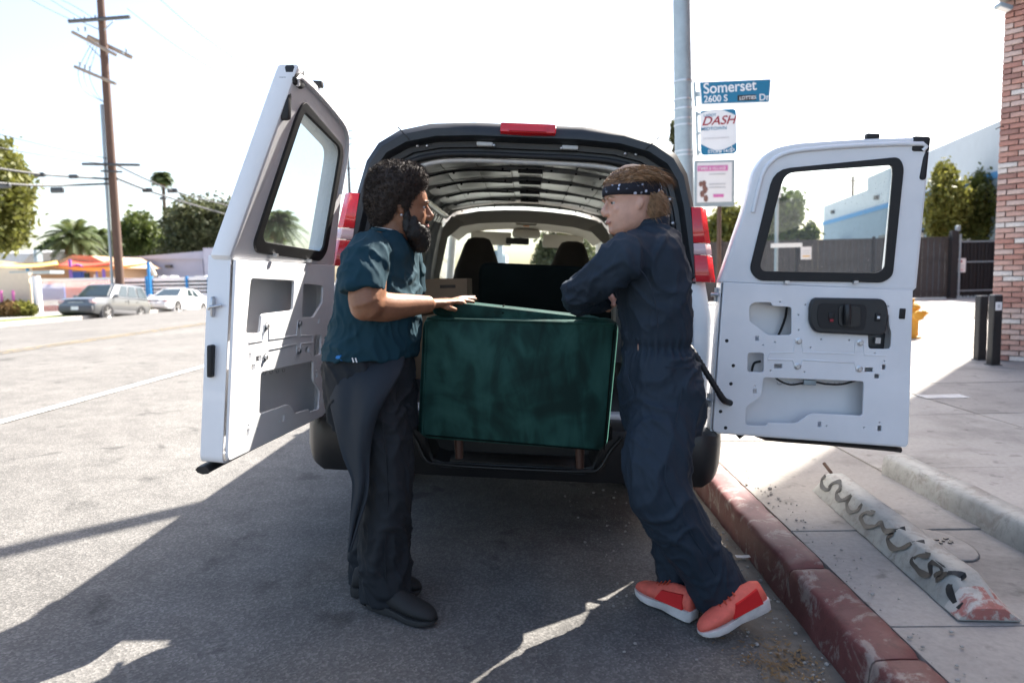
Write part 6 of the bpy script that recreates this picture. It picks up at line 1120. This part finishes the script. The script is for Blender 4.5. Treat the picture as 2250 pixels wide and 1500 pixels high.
# hair: cap plus many strands
def capring(z, k, t0=0, dz=0): return [head_pt(hm2, z, 2 * math.pi * i / 32, k) + rh2 @ Vector((0, 0, dz)) for i in range(32)]
bm = bmesh.new(); bm_loft(bm, [capring(.70, 1.05), capring(.76, 1.10, dz=.004), capring(.84, 1.13, dz=.010), capring(.91, 1.15, dz=.016), capring(.96, 1.15, dz=.020), capring(.99, 1.1, dz=.022)]); hr = from_bm('hair', bm, 'hair_root', mr_, smooth=True)
o_ = Org(); o_.ball(T2(-.36, 0, .50), (.050, .072, .060), rh2); o_.ball(T2(-.33, 0, .30), (.048, .066, .060), rh2); o_.ball(T2(-.27, -.25, .42), (.030, .020, .055), rh2); o_.ball(T2(-.27, .25, .42), (.030, .020, .055), rh2); o_.done('nape_hair', .006, 2, 'hair_sandy', hr, lambda co, n: .004 * noise.noise(co * 60))
rg = random.Random(5); vs, fs = [], []
def strand(p0, d0, L, g, w, cr):
    k = len(vs); p = Vector(p0); d = Vector(d0).normalized(); s = d.cross(Vector((rg.uniform(-1, 1), rg.uniform(-1, 1), rg.uniform(-1, 1)))).normalized() * w; n = 6
    for i in range(n + 1):
        q = 1 - i / n * .85; vs.append(p - s * q); vs.append(p + s * q); d = (d + g + Vector((rg.uniform(-1, 1), rg.uniform(-1, 1), rg.uniform(-1, 1))) * cr).normalized(); p = p + d * (L / n)
    for i in range(n): fs.append((k + 2 * i, k + 2 * i + 1, k + 2 * i + 3, k + 2 * i + 2))
fw = rh2 @ Vector((1, 0, 0)); upv = rh2 @ Vector((0, 0, 1))
for i in range(2600):
    z = rg.uniform(.76, .995); t = rg.uniform(0, 6.283); p = head_pt(hm2, z, t, 1.12) + upv * .014; strand(p, -fw * 1.1 + upv * .30 + (p - T2(0, 0, .6)) * 2.0, rg.uniform(.05, .10), Vector((0, 0, -.30)), .0016, .13)
for i in range(1300):
    t = math.pi + rg.uniform(-1.30, 1.30); z = rg.uniform(.30, .60); p = head_pt(hm2, z, t, 1.10); strand(p, -upv * .8 - fw * .55 + (p - T2(0, 0, .5)) * 2.5, rg.uniform(.035, .07), -fw * .03 + Vector((0, 0, rg.uniform(-.25, .0))), .0012, .26)
for i in range(1600):
    z = rg.uniform(.90, .998); t = rg.uniform(0, 6.283); p = head_pt(hm2, z, t, 1.14) + upv * .018; strand(p, -fw * 1.2 + upv * .12, rg.uniform(.04, .075), Vector((0, 0, -.30)), .0017, .12)
for i in range(420):
    t = rg.uniform(-1.25, 1.25); z = rg.uniform(.74, .82); p = head_pt(hm2, z, t, 1.08); strand(p, upv * 1.0 - fw * .5 + (p - T2(0, 0, .6)) * 3, rg.uniform(.05, .085), -fw * .30 + Vector((0, 0, -.06)), .0016, .14)
mesh('strands', vs, fs, 'hair_sandy', hr)
def bring(z, k): return [head_pt(hm2, min(.99, z + (.055 * math.cos(2 * math.pi * i / 40))), 2 * math.pi * i / 40, k + .006 * math.sin(i * 2.3)) for i in range(40)]
bm = bmesh.new(); bm_loft(bm, [bring(.575, 1.03), bring(.58, 1.085), bring(.65, 1.11), bring(.73, 1.115), bring(.80, 1.10), bring(.805, 1.05)], cap=False); bd = from_bm('bandana', bm, 'bandana_print', mr_, smooth=True)
o_ = Org(); o_.ball(T2(-.53, 0, .60), (.022, .026, .020), rh2); o_.tube([T2(-.54, .02, .60), T2(-.62, .06, .50)], [.012, .005], 8); o_.tube([T2(-.54, -.02, .60), T2(-.63, -.05, .54)], [.012, .005], 8); o_.done('knot', .004, 2, 'bandana_print', bd)
# coveralls: one garment
og = Org(); stack(og, [(494, 1392, 1462, .075, 2.66), (506, 1380, 1474, .105, 2.66), (524, 1358, 1486, .155), (550, 1350, 1497, .18), (590, 1350, 1506, .185), (640, 1357, 1513, .18), (690, 1364, 1516, .172), (735, 1372, 1515, .160), (752, 1374, 1514, .157), (768, 1372, 1516, .160), (800, 1368, 1529, .175), (850, 1366, 1541, .19), (900, 1368, 1540, .185), (950, 1375, 1535, .16)], YR, yaw=-.1)
og.tube([W(1412, 548, 2.55), W(1370, 570, 2.48), W(1318, 610, 2.52), W(1272, 645, 2.60), W(1262, 656, 2.64)], [.085, .088, .078, .072, .060], 18); og.ball(W(1266, 652, 2.63), .064); og.tube([W(1264, 655, 2.63), W(1295, 664, 2.73), W(1326, 666, 2.80)], [.064, .058, .048], 16)
og.tube([W(1400, 555, 2.84), W(1350, 610, 2.92), W(1300, 655, 2.93)], [.085, .075, .06], 14)
og.tube([W(1462, 880, 2.58), W(1448, 970, 2.52), W(1442, 1055, 2.47), W(1475, 1130, 2.475), W(1530, 1215, 2.51), W(1578, 1290, 2.54), W(1590, 1318, 2.545)], [(.135, .13), (.128, .122), (.115, .112), (.110, .108), (.104, .104), (.102, .102), (.100, .10)], 20, sm=3)
og.tube([W(1440, 880, 2.74), W(1452, 980, 2.74), W(1468, 1080, 2.74), W(1488, 1200, 2.72), W(1500, 1316, 2.70)], [(.13, .12), (.115, .11), (.105, .10), (.098, .098), (.098, .098)], 20, sm=3)
def cov(co, n):
    f = folds(.0095, 6, 6, .5, 9., -.05)(co, n); zw = W(1450, 758, YR).z
    return f + .008 * math.exp(-((co.z - zw) / .03) ** 2) * (math.sin(math.atan2(co.y - YR, co.x - W(1445, 758, YR).x) * 34)) - .012 * math.exp(-((co.z - zw) / .022) ** 2)
cv = og.done('coveralls', .008, 5, 'navy_cloth', mr_, cov)
bm = bmesh.new(); rr = []
for dz, k in ((-.012, 1.0), (.018, 1.10), (.03, 1.14), (.02, 1.18), (-.015, 1.16)): c = W(1424, 500, 2.66); rr.append([Vector((c.x + .060 * k * math.cos(t) + (.010 if math.cos(t) > 0 else -.004), 2.66 + .068 * k * math.sin(t), c.z + dz + .014 * math.cos(t))) for t in np.linspace(0, 2 * math.pi, 30, endpoint=False)])
bm_loft(bm, rr, cap=False); from_bm('collar', bm, 'navy_cloth', cv, smooth=True)
def seamline(pts, nm='seam', r=.0022): tube(nm, smooth_path([W(x, y, d) for x, y, d in pts], 5), r, 'navy_cloth', cv, seg=6)
seamline([(1500, 850, 2.455), (1478, 960, 2.405), (1462, 1050, 2.36), (1500, 1140, 2.37), (1548, 1220, 2.405), (1592, 1300, 2.44)]); seamline([(1372, 536, 2.45), (1395, 575, 2.42), (1425, 620, 2.425), (1442, 680, 2.43), (1445, 745, 2.45)]); seamline([(1462, 806, 2.445), (1500, 808, 2.46), (1530, 806, 2.53)], 'pocket_edge'); seamline([(1374, 770, 2.55), (1377, 815, 2.52), (1392, 860, 2.47)], 'pocket_edge')
zg = zr(.6) + .004
def on_gut(px, py): p = G(px, py, zg); p.z = zr(p.x) + .012; return p
shoe(mr_, on_gut(1400, 1312), on_gut(1524, 1366), 'shoe_orange', 'shoe_sole', .044, .030, 'shoe_red', 'lace'); t_ = on_gut(1540, 1404); shoe(mr_, t_, t_ + (W(1676, 1338, 2.56) - W(1540, 1404, 2.49)).normalized() * .285, 'shoe_orange', 'shoe_sole', .044, .030, 'shoe_red', 'lace')
sk = W(1600, 1316, 2.545); tube('sock', [W(1594, 1296, 2.545), W(1606, 1322, 2.545), W(1622, 1342, 2.55)], [.046, .043, .036], 'sock_blue', mr_, seg=14)
